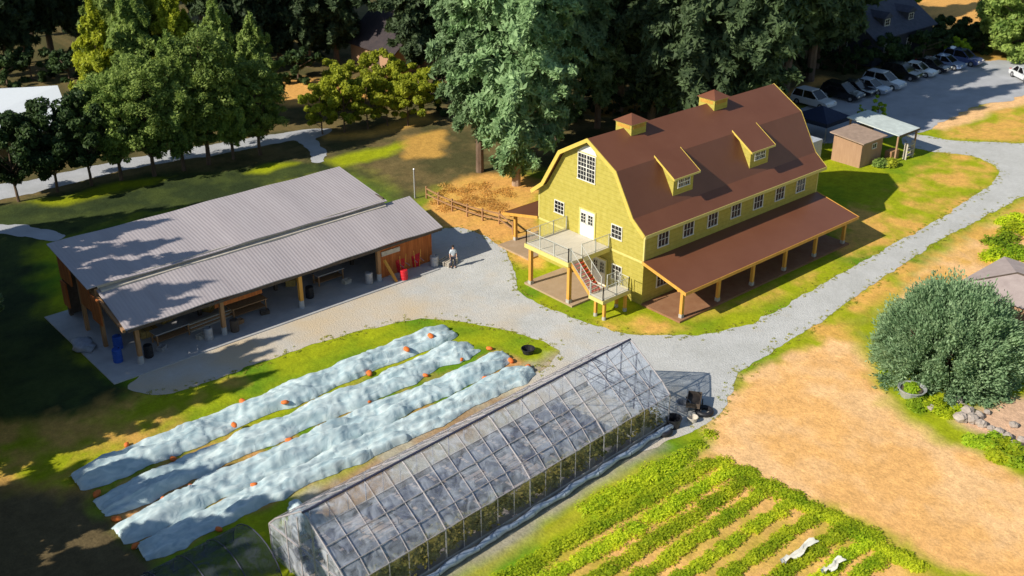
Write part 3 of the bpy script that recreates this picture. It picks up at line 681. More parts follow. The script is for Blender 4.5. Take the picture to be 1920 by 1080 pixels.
# ------------------------------------------------------------------ PERSON
def person(x, y, rz, label, shirt, trousers, hair=(.03,.02,.015)):
    root = thing('person', label, 'person', (x,y,.02), rz)
    J = {'pel':((0,0,.92),(.15,.11)),'wai':((0,.01,1.08),(.13,.10)),'che':((0,.0,1.30),(.17,.12)),'nb':((0,.0,1.46),(.07,.07)),'nk':((0,.02,1.53),(.055,.06)),'hd':((0,.035,1.60),(.075,.09)),'ht':((0,.03,1.70),(.07,.085)),
     'sl':((-.17,0,1.40),(.065,.065)),'el':((-.25,.02,1.13),(.045,.045)),'wl':((-.22,.16,.93),(.03,.03)),'sr':((.17,0,1.40),(.065,.065)),'er':((.25,.0,1.13),(.045,.045)),'wr':((.25,.08,.88),(.03,.03)),
     'hl':((-.10,0,.86),(.09,.09)),'kl':((-.12,.04,.48),(.06,.06)),'al':((-.12,-.02,.10),(.04,.04)),'tl':((-.13,.14,.04),(.035,.03)),
     'hr':((.10,0,.86),(.09,.09)),'kr':((.12,-.02,.48),(.06,.06)),'ar':((.13,-.12,.10),(.04,.04)),'tr':((.14,.04,.04),(.035,.03))}
    E_ = [('pel','wai'),('wai','che'),('che','nb'),('nb','nk'),('nk','hd'),('hd','ht'),('che','sl'),('sl','el'),('el','wl'),('che','sr'),('sr','er'),('er','wr'),('pel','hl'),('hl','kl'),('kl','al'),('al','tl'),('pel','hr'),('hr','kr'),('kr','ar'),('ar','tr')]
    for s, wj in ((-1,'wl'),(1,'wr')):
        bx_, by_, bz_ = J[wj][0]
        J[wj+'p'] = ((bx_,by_+.03,bz_-.07),(.03,.018)); E_.append((wj, wj+'p'))
        for k in range(4):
            off = (k-1.5)*.019; L_ = (.055,.068,.072,.06)[k]
            J[f'{wj}f{k}'] = ((bx_+off*.4,by_+.035+off,bz_-.11),(.009,.009)); J[f'{wj}g{k}'] = ((bx_+off*.4+.008*s,by_+.045+off,bz_-.11-L_),(.008,.008))
            E_ += [(wj+'p', f'{wj}f{k}'), (f'{wj}f{k}', f'{wj}g{k}')]
        J[wj+'t'] = ((bx_,by_+.085,bz_-.11),(.009,.009)); E_.append((wj+'p', wj+'t'))
    ks = list(J); me = bpy.data.meshes.new('body')
    me.from_pydata([J[k][0] for k in ks], [(ks.index(a), ks.index(b_)) for a, b_ in E_], []); o = bpy.data.objects.new('body', me); col.objects.link(o)
    o.parent = root; ROOT[o.name] = ROOT[root.name]
    sm = o.modifiers.new('skin', 'SKIN'); sl = me.skin_vertices[0].data
    for i, k in enumerate(ks): sl[i].radius = J[k][1]
    sl[0].use_root = True
    ss = o.modifiers.new('sub', 'SUBSURF'); ss.levels = 1; ss.render_levels = 2
    me.materials.append(mat('skin', (.55,.32,.22), rough=.5, var=.05))
    def shell(name, joints, edges, grow, m_):
        me = bpy.data.meshes.new(name); me.from_pydata([joints[k][0] for k in joints], [(list(joints).index(a), list(joints).index(b_)) for a, b_ in edges], [])
        q = bpy.data.objects.new(name, me); col.objects.link(q); q.parent = root
        q.modifiers.new('skin', 'SKIN'); s_ = me.skin_vertices[0].data
        for i, k in enumerate(joints): s_[i].radius = (joints[k][1][0]+grow, joints[k][1][1]+grow)
        s_[0].use_root = True
        w_ = q.modifiers.new('sub', 'SUBSURF'); w_.levels = 1; w_.render_levels = 2; me.materials.append(m_)
    tj = {k: J[k] for k in ('pel','wai','che','nb','sl','el','sr','er')}
    shell('shirt', tj, [e for e in E_ if e[0] in tj and e[1] in tj], .02, shirt)
    lj = {k: J[k] for k in ('pel','hl','kl','al','hr','kr','ar')}
    shell('trousers', lj, [e for e in E_ if e[0] in lj and e[1] in lj], .02, trousers)
    hm = mat('hair', hair, rough=.7)
    MB().ball((0,.0,1.71),(.10,.115,.09),12,8).build('hair', hm, root, local=True, smooth=True)
    f = MB().ball((-.03,.115,1.665),.012,6,4).ball((.03,.115,1.665),.012,6,4).build('eyes', M['black'], root, local=True)
    MB().ball((0,.13,1.635),(.014,.02,.02),6,4).build('nose', me.materials[0], root, local=True)
    MB().ball((0,.117,1.595),(.025,.01,.007),6,4).build('mouth', M['red'], root, local=True)
    for s in (-1,1): MB().tube((s*.13,-.04,.04),(s*.135,.16,.035),.05,.04,8).build('shoe', M['black'], root, local=True)
person(-6.0,13.2,R(160),'person in pale shirt standing in shade by the right end of the shed',mat('pale_shirt',(.55,.60,.66),rough=.8),mat('dark_trousers',(.04,.045,.07),rough=.8))

# ------------------------------------------------------------------ GREENHOUSE
GA = math.atan(.0635)
gh = thing('greenhouse', 'long clear plastic greenhouse with pale ribs running beside the row covers', 'greenhouse', (-10.0,-8.15,0), GA)
GLn, HW, EZ, RZ = 22.2, 3.05, 2.0, 4.3
def film(name, alpha, tint=(.60,.62,.72), rough=.2, patch=True):
    m, n, l, b = nodes_of(name); b.inputs['Base Color'].default_value = (*tint, 1); b.inputs['Roughness'].default_value = rough; b.inputs['Specular IOR Level'].default_value = .6
    tr = n.new("ShaderNodeBsdfTransparent"); tr.inputs[0].default_value = (.86,.89,.93,1)
    ms = n.new("ShaderNodeMixShader"); tc = n.new("ShaderNodeTexCoord"); nz = n.new("ShaderNodeTexNoise"); nz.inputs['Scale'].default_value = 1.6; nz.inputs['Detail'].default_value = 9
    nz.inputs['Distortion'].default_value = 1.2
    l.new(tc.outputs['Object'], nz.inputs[0]); mr = n.new("ShaderNodeMapRange"); mr.inputs[1].default_value = .35; mr.inputs[2].default_value = .7
    mr.inputs[3].default_value = alpha*.5; mr.inputs[4].default_value = min(1, alpha*2.0); l.new(nz.outputs[0], mr.inputs[0]); l.new(mr.outputs[0], ms.inputs[0])
    l.new(tr.outputs[0], ms.inputs[1]); l.new(b.outputs[0], ms.inputs[2]); l.new(ms.outputs[0], n["Material Output"].inputs[0])
    bp = n.new("ShaderNodeBump"); bp.inputs['Strength'].default_value = .5; bp.inputs['Distance'].default_value = .1; l.new(nz.outputs[0], bp.inputs['Height']); l.new(bp.outputs[0], b.inputs['Normal'])
    return m
FILM = film('clear_film', .30, (.66,.70,.78)); FILM2 = film('side_film', .12, (.55,.52,.42)); FILM3 = film('dark_net', .45, (.03,.04,.05), .7)
secs = [(-HW,EZ),(-HW*.8,2.62),(-HW*.5,3.30),(-.25,4.22),(0,RZ),(.25,4.22),(HW*.5,3.30),(HW*.8,2.62),(HW,EZ)]   # local y (negative is the camera side)
def wr(x, y, s=.03): return s*math.sin(x*2.2+y*3)+s*.6*math.sin(x*5.1-y*2)
for nm_, rng in (('roof_film', secs[:5]), ('roof_film', secs[4:])):
    b_ = MB(); K = 56; vs = [( -GLn*i/K, y, z+wr(-GLn*i/K, y, .02)) for i in range(K+1) for y, z in rng]; q = len(rng)
    b_.add(vs, [(i*q+j,i*q+j+1,(i+1)*q+j+1,(i+1)*q+j) for i in range(K) for j in range(q-1)])
    o = b_.build(nm_, FILM, gh, local=True, smooth=True)
for s in (-1, 1):
    MB().add([(0,s*HW,.35),(-GLn,s*HW,.35),(-GLn,s*HW,EZ),(0,s*HW,EZ)],[(0,1,2,3)]).build('side_film', FILM2, gh, local=True)
    MB().box(-GLn,s*HW-.03+s*.035,.0,0,s*HW+.03+s*.035,.35).build('base_board', M['flash'], gh, local=True)
for x in (0, -GLn):
    pts = [(x,-HW,.05)]+[(x,y,z) for y,z in secs]+[(x,HW,.05)]
    b_ = MB().add(pts, [tuple(range(len(pts)))]).build('end_film', FILM, gh, local=True)
bow = MB(); bow_x = [-GLn*i/20 for i in range(21)]
for i, x in enumerate(bow_x):
    b_ = MB(); ps = [(x,-HW,0)]+[(x,y,z+.03) for y,z in secs]+[(x,HW,0)]
    b_.path(ps, .022 if i % 5 else .04, 6); b_.build('bow', M['pipe'], gh, local=True)
pur = [(-HW,EZ),(-HW*.8,2.62),(-HW*.5,3.30),(-HW*.25,3.8),(HW*.25,3.8),(HW*.5,3.30),(HW*.8,2.62),(HW,EZ)]
for y, z in pur:
    MB().tube((0,y,z+.05),(-GLn,y,z+.05),.02,n=6).build('purlin', M['pipe'], gh, local=True)
MB().tube((.05,0,RZ+.06),(-GLn-.05,0,RZ+.06),.06,n=6).build('ridge', M['pipe_dark'], gh, local=True)
for x in (0, -GLn):
    b_ = MB()
    for y in (-1.6,-.55,.55,1.6): b_.bar((x,y,0),(x,y,RZ-abs(y)*.75-.1),.07)
    b_.bar((x,-HW,2.05),(x,HW,2.05),.07)
    if x == 0: b_.bar((x,-HW,1.0),(x,HW,1.0),.05).bar((x,-HW,EZ),(x,0,.2),.04).bar((x,HW,EZ),(x,0,.2),.04).bar((x,-1.6,2.1),(x,0,4.2),.04).bar((x,1.6,2.1),(x,0,4.2),.04)
    b_.build('end_frame', M['pipe_dark'] if x == 0 else M['pipe'], gh, local=True)
b_ = MB()
for i in range(5): b_.bar((-2.2,-1.8+i*.9,2.05),(0,-1.8+i*.9,2.05),.035)
for i in range(4): b_.bar((-.55*i-.2,-HW,2.05),(-.55*i-.2,HW,2.05),.035)
b_.build('tie_bars', M['pipe_dark'], gh, local=True)
MB().box(-GLn+.2,-HW+.1,.02,-2.6,HW-.1,.05).build('ground_cloth', mat('ground_cloth', (.16,.17,.26), rough=.8, scale=.35, c2=(.62,.45,.32), detail=6), gh, local=True)
rg = random.Random(5)
b_ = MB()
for i in range(17):
    for y in (1.9, .75, -.4):
        x = -3.2-i*1.12
        if rg.random() < .85: b_.box(x-.9,y-.45,.5,x-.05,y+.45,.56+rg.random()*.04)
b_.build('seed_trays', mat('seed_tray', (.02,.025,.06), rough=.6, scale=2, c2=(.05,.06,.12)), gh, local=True)
b_ = MB()
for y in (1.9,.75,-.4):
    for i in range(9): b_.bar((-3.3-i*2.2,y,.05),(-3.3-i*2.2,y,.5),.07)
    b_.bar((-3.0,y-.4,.47),(-21.8,y-.4,.47),.05).bar((-3.0,y+.4,.47),(-21.8,y+.4,.47),.05)
b_.build('benches', M['pipe'], gh, local=True)
rp = MB(); K = 60
for i in range(K):
    x0, x1 = -GLn*i/K-.2, -GLn*(i+1)/K-.2; rp.tube((x0,-HW-.33+wr(x0,0,.05),.24),(x1,-HW-.33+wr(x1,0,.05),.24),.17+.03*math.sin(i*.9),.17+.03*math.sin((i+1)*.9),9,cap=False)
rp.build('rolled_side', mat('rolled_plastic', (.30,.36,.46), rough=.35, scale=3, c2=(.42,.47,.55), spec=.5), gh, local=True, smooth=True)

# ------------------------------------------------------------------ leaves
def leaves(P, N_, size, rg, asp=2.0, droop=0.):
    """quads at points P (n,3) with preferred normals N_ jittered"""
    n_ = len(P); A = rg.normal(size=(n_,3)); A /= np.linalg.norm(A,axis=1)[:,None]
    if N_ is not None:
        A = A*.75+N_; A /= np.linalg.norm(A,axis=1)[:,None]+1e-9
    B = np.cross(A, rg.normal(size=(n_,3))); B /= np.linalg.norm(B,axis=1)[:,None]+1e-9
    B[:,2] -= droop; Cc = np.cross(A, B); s = size*(.6+.8*rg.rand(n_))[:,None]
    a, b_ = B*s*asp/2, Cc*s/2
    V = np.stack([P-a*1.0, P+b_*.8-a*.1, P+a, P-b_*.8-a*.1], 1).reshape(-1,3)
    return V, np.arange(n_*4).reshape(-1,4)
def trunk_mb(h, r0, rg, limbs=(), lean=.0):
    b_ = MB(); k = 6; p = Vector((0,0,-.05)); pts = [p]
    for i in range(k): p = p+Vector((rg.uniform(-lean,lean), rg.uniform(-lean,lean), h/k)); pts.append(p)
    for i in range(k): b_.tube(pts[i], pts[i+1], r0*(1-.85*i/k), r0*(1-.85*(i+1)/k), 8)
    for q, r_ in limbs:
        z = q[2]*.55; base = pts[min(k, int(z/h*k))]; base = Vector((base.x, base.y, z)); b_.tube(base, q, r_, r_*.4, 5)
    return b_
def broadleaf(h, r, base, n_leaf, size, seed, nclump=60, squash=1.0):
    rg = np.random.RandomState(seed); rr = random.Random(seed)
    cz = (h+base)/2; hz = (h-base)/2
    U = rg.normal(size=(nclump,3)); U /= np.linalg.norm(U,axis=1)[:,None]; rad = (.45+.55*rg.rand(nclump)**.5)
    wob = 1+.22*np.sin(U[:,0]*5+seed)*np.cos(U[:,1]*4)
    vert = .75+.5*rg.rand(nclump); Cn = np.stack([U[:,0]*r*rad*wob*vert, U[:,1]*r*rad*wob*vert, cz+U[:,2]*hz*rad*1.02*squash+rg.normal(size=nclump)*.25], 1); cr = r*(.12+.17*rg.rand(nclump))
    k = rg.randint(0, nclump, n_leaf); D = rg.normal(size=(n_leaf,3)); D /= np.linalg.norm(D,axis=1)[:,None]
    P = Cn[k]+D*(cr[k]*(.55+.45*rg.rand(n_leaf)))[:,None]*np.array([1,1,.8])
    V, F = leaves(P, D*.7+np.array([0,0,.35]), size, rg, 1.5)
    limbs = [(tuple(Cn[i]), max(.03, r*.018)) for i in range(0, nclump, 4)]
    return V, F, trunk_mb(h*.8, max(.09, h*.018), rr, limbs, .08*h/8)
def conifer(h, r, base, n_leaf, size, seed, peak=.25, gaps=.25):
    rg = np.random.RandomState(seed); rr = random.Random(seed); br = []
    nb_ = int((h-base)*7)
    for i in range(nb_):
        u = (i+rg.rand())/nb_; z = base+(h-base)*u
        w_ = (u/peak)**.45 if u < peak else ((1-u)/(1-peak))**.75
        L_ = r*max(.06, w_)*(.55+.5*rg.rand())
        br.append((z, rg.rand()*2*math.pi, L_))
    br = np.array(br); wgt = br[:,2]**1.3; wgt /= wgt.sum()
    k = rg.choice(len(br), n_leaf, p=wgt); t_ = rg.rand(n_leaf)**.6
    lat = rg.normal(size=n_leaf)*.16*br[k,2]*(1.15-t_)
    L_ = br[k,2]*t_; a = br[k,1]; lump = np.round(t_*6)/6
    x = np.cos(a)*L_-np.sin(a)*lat; y = np.sin(a)*L_+np.cos(a)*lat
    z = br[k,0]-.22*L_*t_+rg.normal(size=n_leaf)*.16-np.abs(lat)*.25+.25*np.sin(t_*14+a*3)
    P = np.stack([x,y,np.maximum(z,.3)],1)
    N_ = np.stack([np.cos(a)*.5,np.sin(a)*.5,np.full(n_leaf,.7)],1)
    V, F = leaves(P, N_, size, rg, 2.4, .25)
    limbs = [((math.cos(b_[1])*b_[2]*.7, math.sin(b_[1])*b_[2]*.7, b_[0]-.1), .05) for b_ in br[::6]]
    tb = MB(); q = 8
    for i in range(q): tb.tube((0,0,h*i/q-.05),(0,0,h*(i+1)/q-.05), h*.013*(1-.92*i/q)+.03, h*.013*(1-.92*(i+1)/q)+.03, 8)
    for p, r_ in limbs: tb.tube((0,0,p[2]+.15), p, r_, .02, 4)
    return V, F, tb
L = {}
L['fir'] = leafmat('fir_needles', (.10,.19,.07), (.38,.54,.26), .35)
L['dark'] = leafmat('shade_dark_needles', (.03,.055,.025), (.13,.19,.08), .3)  # fir needles darkened, the shade of the wood is in their colour
L['yellow'] = leafmat('yellow_green_leaves', (.14,.20,.015), (.58,.60,.05), .45)
L['mid'] = leafmat('mid_green_leaves', (.09,.17,.03), (.42,.53,.13), .4)
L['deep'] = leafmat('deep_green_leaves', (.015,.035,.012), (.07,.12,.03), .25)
L['bush'] = leafmat('grey_green_sprigs', (.14,.27,.12), (.50,.68,.38), .4)
L['lime'] = leafmat('lime_leaves', (.17,.33,.015), (.46,.58,.03), .4)
L['field'] = leafmat('crop_leaves', (.26,.42,.012), (.80,.84,.04), .5)
L['rust'] = leafmat('brown_green_leaves', (.09,.10,.02), (.34,.26,.06), .3)
TREES = {}
def tree(kind, name, x, y, label, group, gen=None, lm=None, bark=None, rz=0., s=1.):
    cat_ = 'tree'
    if kind not in TREES:
        V, F, tb = gen(); root = thing(name, label, cat_, (0,0,0), 0, group)
        tb.build('trunk', bark or M['bark'], root, local=True)
        npmesh('crown', V, F, lm, root); TREES[kind] = root; o = root
    else:
        o = copy_tree(TREES[kind]); o['label'] = label; o['group'] = group
    o.location = (x, y, 0); o.rotation_euler = (0,0,rz); o.scale = (s,s,s)
    return o
rnd = random.Random(11)
def px_tree(kind, name, px, py, label, group, **k):
    p = at(px, py); return tree(kind, name, p[0], p[1], label, group, rz=rnd.random()*6.28, **k)

GF = 'tall firs beside the barn'
firA = dict(gen=lambda: conifer(30, 6.2, 1.2, 60000, .27, 1, .42), lm=L['fir'], bark=M['pale_bark'])
firB = dict(gen=lambda: conifer(27, 5.4, 3.0, 45000, .27, 2, .38), lm=L['fir'])
px_tree('firA','fir_tree',968,347,'tall sunlit fir with a bare pale trunk foot left of the barn gable',GF,**firA)
px_tree('firB','fir_tree',900,322,'tall sunlit fir behind the golden grass, left of the pale-trunked one',GF,**firB)
px_tree('firA','fir_tree',1040,262,'tall fir just behind the left break of the barn roof',GF,s=.95)
px_tree('firB','fir_tree',930,240,'tall fir further back behind the two front firs',GF,s=1.0)
px_tree('firB','fir_tree',1120,240,'tall green fir behind the first cupola of the barn',GF,s=.9)
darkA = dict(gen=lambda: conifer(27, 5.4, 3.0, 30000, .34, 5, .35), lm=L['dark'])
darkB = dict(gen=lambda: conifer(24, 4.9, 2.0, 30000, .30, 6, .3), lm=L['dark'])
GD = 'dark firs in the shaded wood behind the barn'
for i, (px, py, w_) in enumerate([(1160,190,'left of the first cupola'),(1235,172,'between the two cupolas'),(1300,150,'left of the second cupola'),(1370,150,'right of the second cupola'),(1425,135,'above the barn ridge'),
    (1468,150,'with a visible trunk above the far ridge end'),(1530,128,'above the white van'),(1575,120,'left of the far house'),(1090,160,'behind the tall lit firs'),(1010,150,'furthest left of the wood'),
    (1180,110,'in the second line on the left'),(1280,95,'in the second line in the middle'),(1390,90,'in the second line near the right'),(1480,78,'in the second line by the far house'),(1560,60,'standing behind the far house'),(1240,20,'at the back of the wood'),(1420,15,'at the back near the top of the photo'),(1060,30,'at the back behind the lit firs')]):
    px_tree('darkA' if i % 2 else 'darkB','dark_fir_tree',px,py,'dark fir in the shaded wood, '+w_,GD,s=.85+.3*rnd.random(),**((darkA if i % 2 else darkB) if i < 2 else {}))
for x, y, w_ in ((27,24,'hidden-footed behind the barn roof middle'),(33,20,'behind the far end of the barn ridge'),(38,27,'between the barn ridge and the white van'),(31,32,'deeper behind the barn roof'),(29.5,15,'close behind the far end of the barn'),(25,17,'close behind the middle of the barn'),(44,27,'just behind the white van'),(50,25,'behind the first black cars'),(56,26,'in front of the far house left corner')):  # extra firs, added so their shade reaches the car park
    tree('darkA','dark_fir_tree',x,y,'added dark fir '+w_,GD,rz=rnd.random()*6,s=1.45 if x > 40 else 1.1)
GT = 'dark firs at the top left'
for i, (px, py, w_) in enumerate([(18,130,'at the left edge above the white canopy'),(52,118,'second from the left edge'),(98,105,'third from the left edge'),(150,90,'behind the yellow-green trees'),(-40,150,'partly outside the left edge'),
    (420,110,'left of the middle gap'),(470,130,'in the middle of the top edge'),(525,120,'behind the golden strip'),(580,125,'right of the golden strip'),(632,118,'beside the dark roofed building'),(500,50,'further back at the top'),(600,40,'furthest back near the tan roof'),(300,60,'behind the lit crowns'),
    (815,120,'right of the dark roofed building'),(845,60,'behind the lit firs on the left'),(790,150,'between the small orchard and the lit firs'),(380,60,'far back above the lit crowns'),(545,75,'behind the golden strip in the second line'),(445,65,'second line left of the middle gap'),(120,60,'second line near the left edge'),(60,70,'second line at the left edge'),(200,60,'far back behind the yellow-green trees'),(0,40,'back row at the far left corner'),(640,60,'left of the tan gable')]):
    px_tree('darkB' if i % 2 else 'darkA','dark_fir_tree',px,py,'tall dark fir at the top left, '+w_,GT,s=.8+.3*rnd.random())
GR = 'trees in the row along the back path'
rowA = dict(gen=lambda: conifer(13, 3.9, 2.0, 38000, .22, 11, .4), lm=L['mid'])
rowB = dict(gen=lambda: broadleaf(13, 3.3, 2.4, 36000, .19, 12, 260), lm=L['mid'])
rowC = dict(gen=lambda: broadleaf(7.4, 2.6, 2.0, 16000, .22, 13, 90), lm=L['deep'])
larch = dict(gen=lambda: conifer(15, 4.6, 1.5, 42000, .24, 41, .3), lm=L['yellow'])
larchB = dict(gen=lambda: conifer(17, 5.0, 2.0, 46000, .24, 42, .4), lm=L['mid'])
seq = [(35,378,'rowC',1.0),(108,360,'rowC',1.05),(172,348,'rowC',1.1),(228,338,'rowB',.75),(290,330,'rowB',.85),(345,320,'rowA',.95),(392,308,'rowB',.95),(438,298,'rowA',.85),(488,290,'rowB',.7)]
ords = ['first','second','third','fourth','fifth','sixth','seventh','eighth','ninth']
for i, (px, py, k, s) in enumerate(seq):
    g_ = {'rowA':rowA,'rowB':rowB,'rowC':rowC}[k] if k not in TREES else {}
    px_tree(k,'path_tree',px,py,f'{ords[i]} tree from the left in the row beside the back path',GR,s=s,**g_)
for i, (px, py, k, s, w_) in enumerate([(205,240,'larch',.85,'nearest the white canopy'),(275,245,'larchB',.85,'second from the white canopy'),(350,232,'larch',.9,'in the middle of the clump'),(425,235,'larchB',.75,'right of the middle'),(490,235,'rowA',.85,'at the right end'),(235,170,'larchB',.95,'tallest at the back left'),(320,150,'larch',1.1,'at the back')]):
    px_tree(k,'leafy_tree',px,py,'yellow-green leafy tree beyond the back path, '+w_,'sunlit leafy trees beyond the back path',s=s,**({'larch':larch,'larchB':larchB}[k] if k[:5] == 'larch' and k not in TREES else {}))
GO = 'small orchard trees'
orch = dict(gen=lambda: broadleaf(5.4, 2.2, 1.3, 9000, .19, 21, 45), lm=L['yellow'], bark=M['bark'])
for i, (px, py) in enumerate([(605,252),(646,248),(690,241),(727,236),(765,236),(640,205),(700,198),(745,190),(795,215)]):
    px_tree('orch','orchard_tree',px,py,'small rounded orchard tree, '+['leftmost of the front line','second in the front line','third in the front line','fourth in the front line','rightmost in the front line','left one of the back line','middle one of the back line','right one of the back line','nearest the tall lit firs'][i],GO,s=.85+.3*rnd.random(),**(orch if i == 0 else {}))
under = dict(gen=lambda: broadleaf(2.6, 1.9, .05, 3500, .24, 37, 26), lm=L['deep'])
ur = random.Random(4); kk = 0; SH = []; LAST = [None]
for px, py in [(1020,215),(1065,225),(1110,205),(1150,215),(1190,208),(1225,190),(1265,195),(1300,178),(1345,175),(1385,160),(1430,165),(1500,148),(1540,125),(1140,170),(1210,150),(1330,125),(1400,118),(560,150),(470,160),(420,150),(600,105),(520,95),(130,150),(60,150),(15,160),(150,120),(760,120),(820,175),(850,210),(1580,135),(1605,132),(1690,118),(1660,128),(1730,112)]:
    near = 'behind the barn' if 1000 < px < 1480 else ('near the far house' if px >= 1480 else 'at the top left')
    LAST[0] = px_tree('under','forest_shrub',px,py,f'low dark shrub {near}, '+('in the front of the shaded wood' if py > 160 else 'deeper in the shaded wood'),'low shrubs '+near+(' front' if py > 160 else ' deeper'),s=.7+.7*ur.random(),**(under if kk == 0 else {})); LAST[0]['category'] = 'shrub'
    kk += 1; SH.append((px, near, col.objects[-1] if False else LAST[0]))
WORD = ['first','second','third','fourth','fifth','sixth','seventh','eighth','ninth','tenth','eleventh','twelfth','thirteenth','fourteenth','fifteenth','sixteenth']
for near in sorted({q_[1] for q_ in SH}):
    L_ = sorted([q_ for q_ in SH if q_[1] == near], key=lambda q_: q_[0])
    for k, q_ in enumerate(L_):
        q_[2]['label'] = f'{WORD[k]} low dark shrub from the left in the wood {near}'; q_[2]['group'] = 'low shrubs '+near
# right edge and far right
edge = dict(gen=lambda: broadleaf(9, 4.6, .4, 22000, .26, 31, 70), lm=L['mid'])
for i, (px, py, s, w_) in enumerate([(1925,112,1.2,'beside the end of the car park'),(1985,95,1.2,'partly outside the right edge'),(1915,70,.9,'behind the first at the right edge')]):
    px_tree('edge','broad_tree',px,py,'broad green tree at the right edge, '+w_,'broad trees at the right edge',s=s,**(edge if i == 0 else {}))
limeT = dict(gen=lambda: broadleaf(6, 3.2, .3, 9000, .3, 33, 40), lm=L['lime'])
for i, (px, py, s, w_) in enumerate([(1872,76,.65,'in front of the golden field'),(1622,40,1.4,'above the far house'),(1665,32,1.2,'right of the far house tree'),(1790,112,.45,'low beside the far parked cars')]):
    px_tree('limeT','lime_tree',px,py,'bright lime green tree '+w_,'bright green trees by the far field',s=s,**(limeT if i == 0 else {}))
hedg = dict(gen=lambda: broadleaf(4.2, 3.0, .1, 8000, .3, 34, 40), lm=L['deep'])
for i, (px, py, s, w_) in enumerate([(1762,86,.8,'next to the far house'),(1790,82,.75,'second from the far house'),(1818,84,.75,'third from the far house'),(1845,86,.75,'nearest the bright green tree'),(1775,98,.6,'low one behind the far cars'),(1840,100,.6,'low one near the car park end')]):
    px_tree('hedg','hedge_bush',px,py,'dark rounded hedge bush below the golden field, '+w_,'hedge bushes below the golden field',s=s,**(hedg if i == 0 else {}))['category'] = 'bush'
sap = dict(gen=lambda: broadleaf(2.6, 1.0, .3, 1500, .16, 36, 16), lm=L['lime'])
px_tree('sap','sapling',1642,232,'pale green sapling behind the tan hut roof','saplings',**sap)
px_tree('sap','sapling',1612,228,'thin little sapling left of the pale green one','saplings',s=.6)
# trees outside the left edge that throw the shade over the shed end and the lower left
GL_ = 'tall trees outside the left edge'
for i, (x, y, s) in enumerate([(-44,30,.98),(-44,23.5,.78),(-41,26.5,.6),(-47,19,.8),(-45.5,11.5,.62),(-49,14.5,.75),(-51,6,.6),(-54,1,.55),(-53,-4.5,.62),(-57,-9,.6),(-42,34,.95),(-46,37,1.1),(-58,9,.7),(-41,12.5,.5),(-40,17,.55),(-47,44,.62),(-50,49,.62),(-46,41,.95),(-44,50,.5),(-44,35,1.0),(-42,28,.72),(-49,33,1.2),(-50,-1,.66),(-47,3.5,.5),(-38,20.5,.62),(-38.5,25.5,.66),(-42.5,15,.62),(-50,-7.5,.7),(-48,-3.5,.6)]):
    tree('darkB','dark_fir_tree',x,y,'fir standing just outside the left edge of the photo',GL_,rz=i*1.1,s=s)

# big grey-green bush
bp_ = at(1800,640,2.4)+np.array([.9,1.0,0])
def bushgen():
    rg = np.random.RandomState(50); n_ = 120000; Rr = np.array([4.4,4.2,4.5])
    U = rg.normal(size=(n_,3)); U[:,2] = np.abs(U[:,2])*1.0-.12; U /= np.linalg.norm(U,axis=1)[:,None]
    th = np.arctan2(U[:,1], U[:,0]); bumps = 1+.05*np.sin(th*5+U[:,2]*4)+.05*np.sin(th*11-U[:,2]*9)+.035*np.sin(th*23+U[:,2]*17)
    spr = np.floor(rg.rand(n_)*900).astype(int); SD = rg.normal(size=(900,3)); SD[:,2] = np.abs(SD[:,2])*1.1-.15; SD /= np.linalg.norm(SD,axis=1)[:,None]
    t_ = rg.rand(n_)**.5; D = SD[spr]+rg.normal(size=(n_,3))*.04
    thS = np.arctan2(SD[:,1], SD[:,0]); ln = 1+.06*np.sin(thS*5+SD[:,2]*4)+.05*np.sin(thS*9)+.22*(rg.rand(900)-.4)
    P = D*Rr*(.45+.55*t_)[:,None]*ln[spr][:,None]; P[:,2] = np.maximum(P[:,2]+.55-.25*t_*(1-np.abs(D[:,2])), .1)
    A = D/np.linalg.norm(D,axis=1)[:,None]; A[:,2] += .35; A += rg.normal(size=A.shape)*.45; A /= np.linalg.norm(A,axis=1)[:,None]
    B = np.cross(A, rg.normal(size=A.shape)); B /= np.linalg.norm(B,axis=1)[:,None]
    a = A*(.13*(.5+.9*rg.rand(n_)))[:,None]; b_ = B*.05
    V = np.stack([P-a,P+b_,P+a,P-b_],1).reshape(-1,3); return V, np.arange(n_*4).reshape(-1,4)
bt = thing('round_bush','huge round grey-green feathery bush beside the dirt clearing','bush',(bp_[0]-.2,bp_[1]-.1,0))
V, F = bushgen(); npmesh('foliage', V, F, L['bush'], bt)
rr = random.Random(3); b_ = MB()
for i in range(26):
    a = i*.9; b_.tube((0,0,-.05),(3*math.cos(a),3*math.sin(a),2.4+rr.random()),.10,.03,5)
b_.build('stems', M['bark'], bt, local=True)

# ------------------------------------------------------------------ leafy rows
def leafclump_obj(name, pts, rad, n_leaf, size, lm, seed, parent=None, asp=1.6, hz=.7):
    rg = np.random.RandomState(seed); pts = np.array(pts, float); k = rg.randint(0, len(pts), n_leaf)
    D = rg.normal(size=(n_leaf,3)); D[:,2] = np.abs(D[:,2]); D /= np.linalg.norm(D,axis=1)[:,None]
    rv = (np.array(rad) if hasattr(rad,'__len__') else np.full(len(pts), rad))[k]
    P = pts[k]+D*(rv*(.3+.7*rg.rand(n_leaf)))[:,None]*np.array([1,1,hz]); P[:,2] = np.maximum(P[:,2], .03)
    V, F = leaves(P, D*.5+np.array([0,0,1.3]), size, rg, asp)
    return npmesh(name, V, F, lm, parent)
FIELD = pxpoly([(820,1150),(1225,868),(1300,845),(1345,862),(1440,915),(1560,968),(1660,1022),(1760,1085),(1900,1160),(1400,1400)])
rows = [(-13.8,.95),(-15.0,.8),(-16.2,.78),(-17.4,.75),(-18.7,.66),(-20.15,.62),(-21.5,.62),(-23.0,.75),(-24.2,.7),(-25.4,.7)]
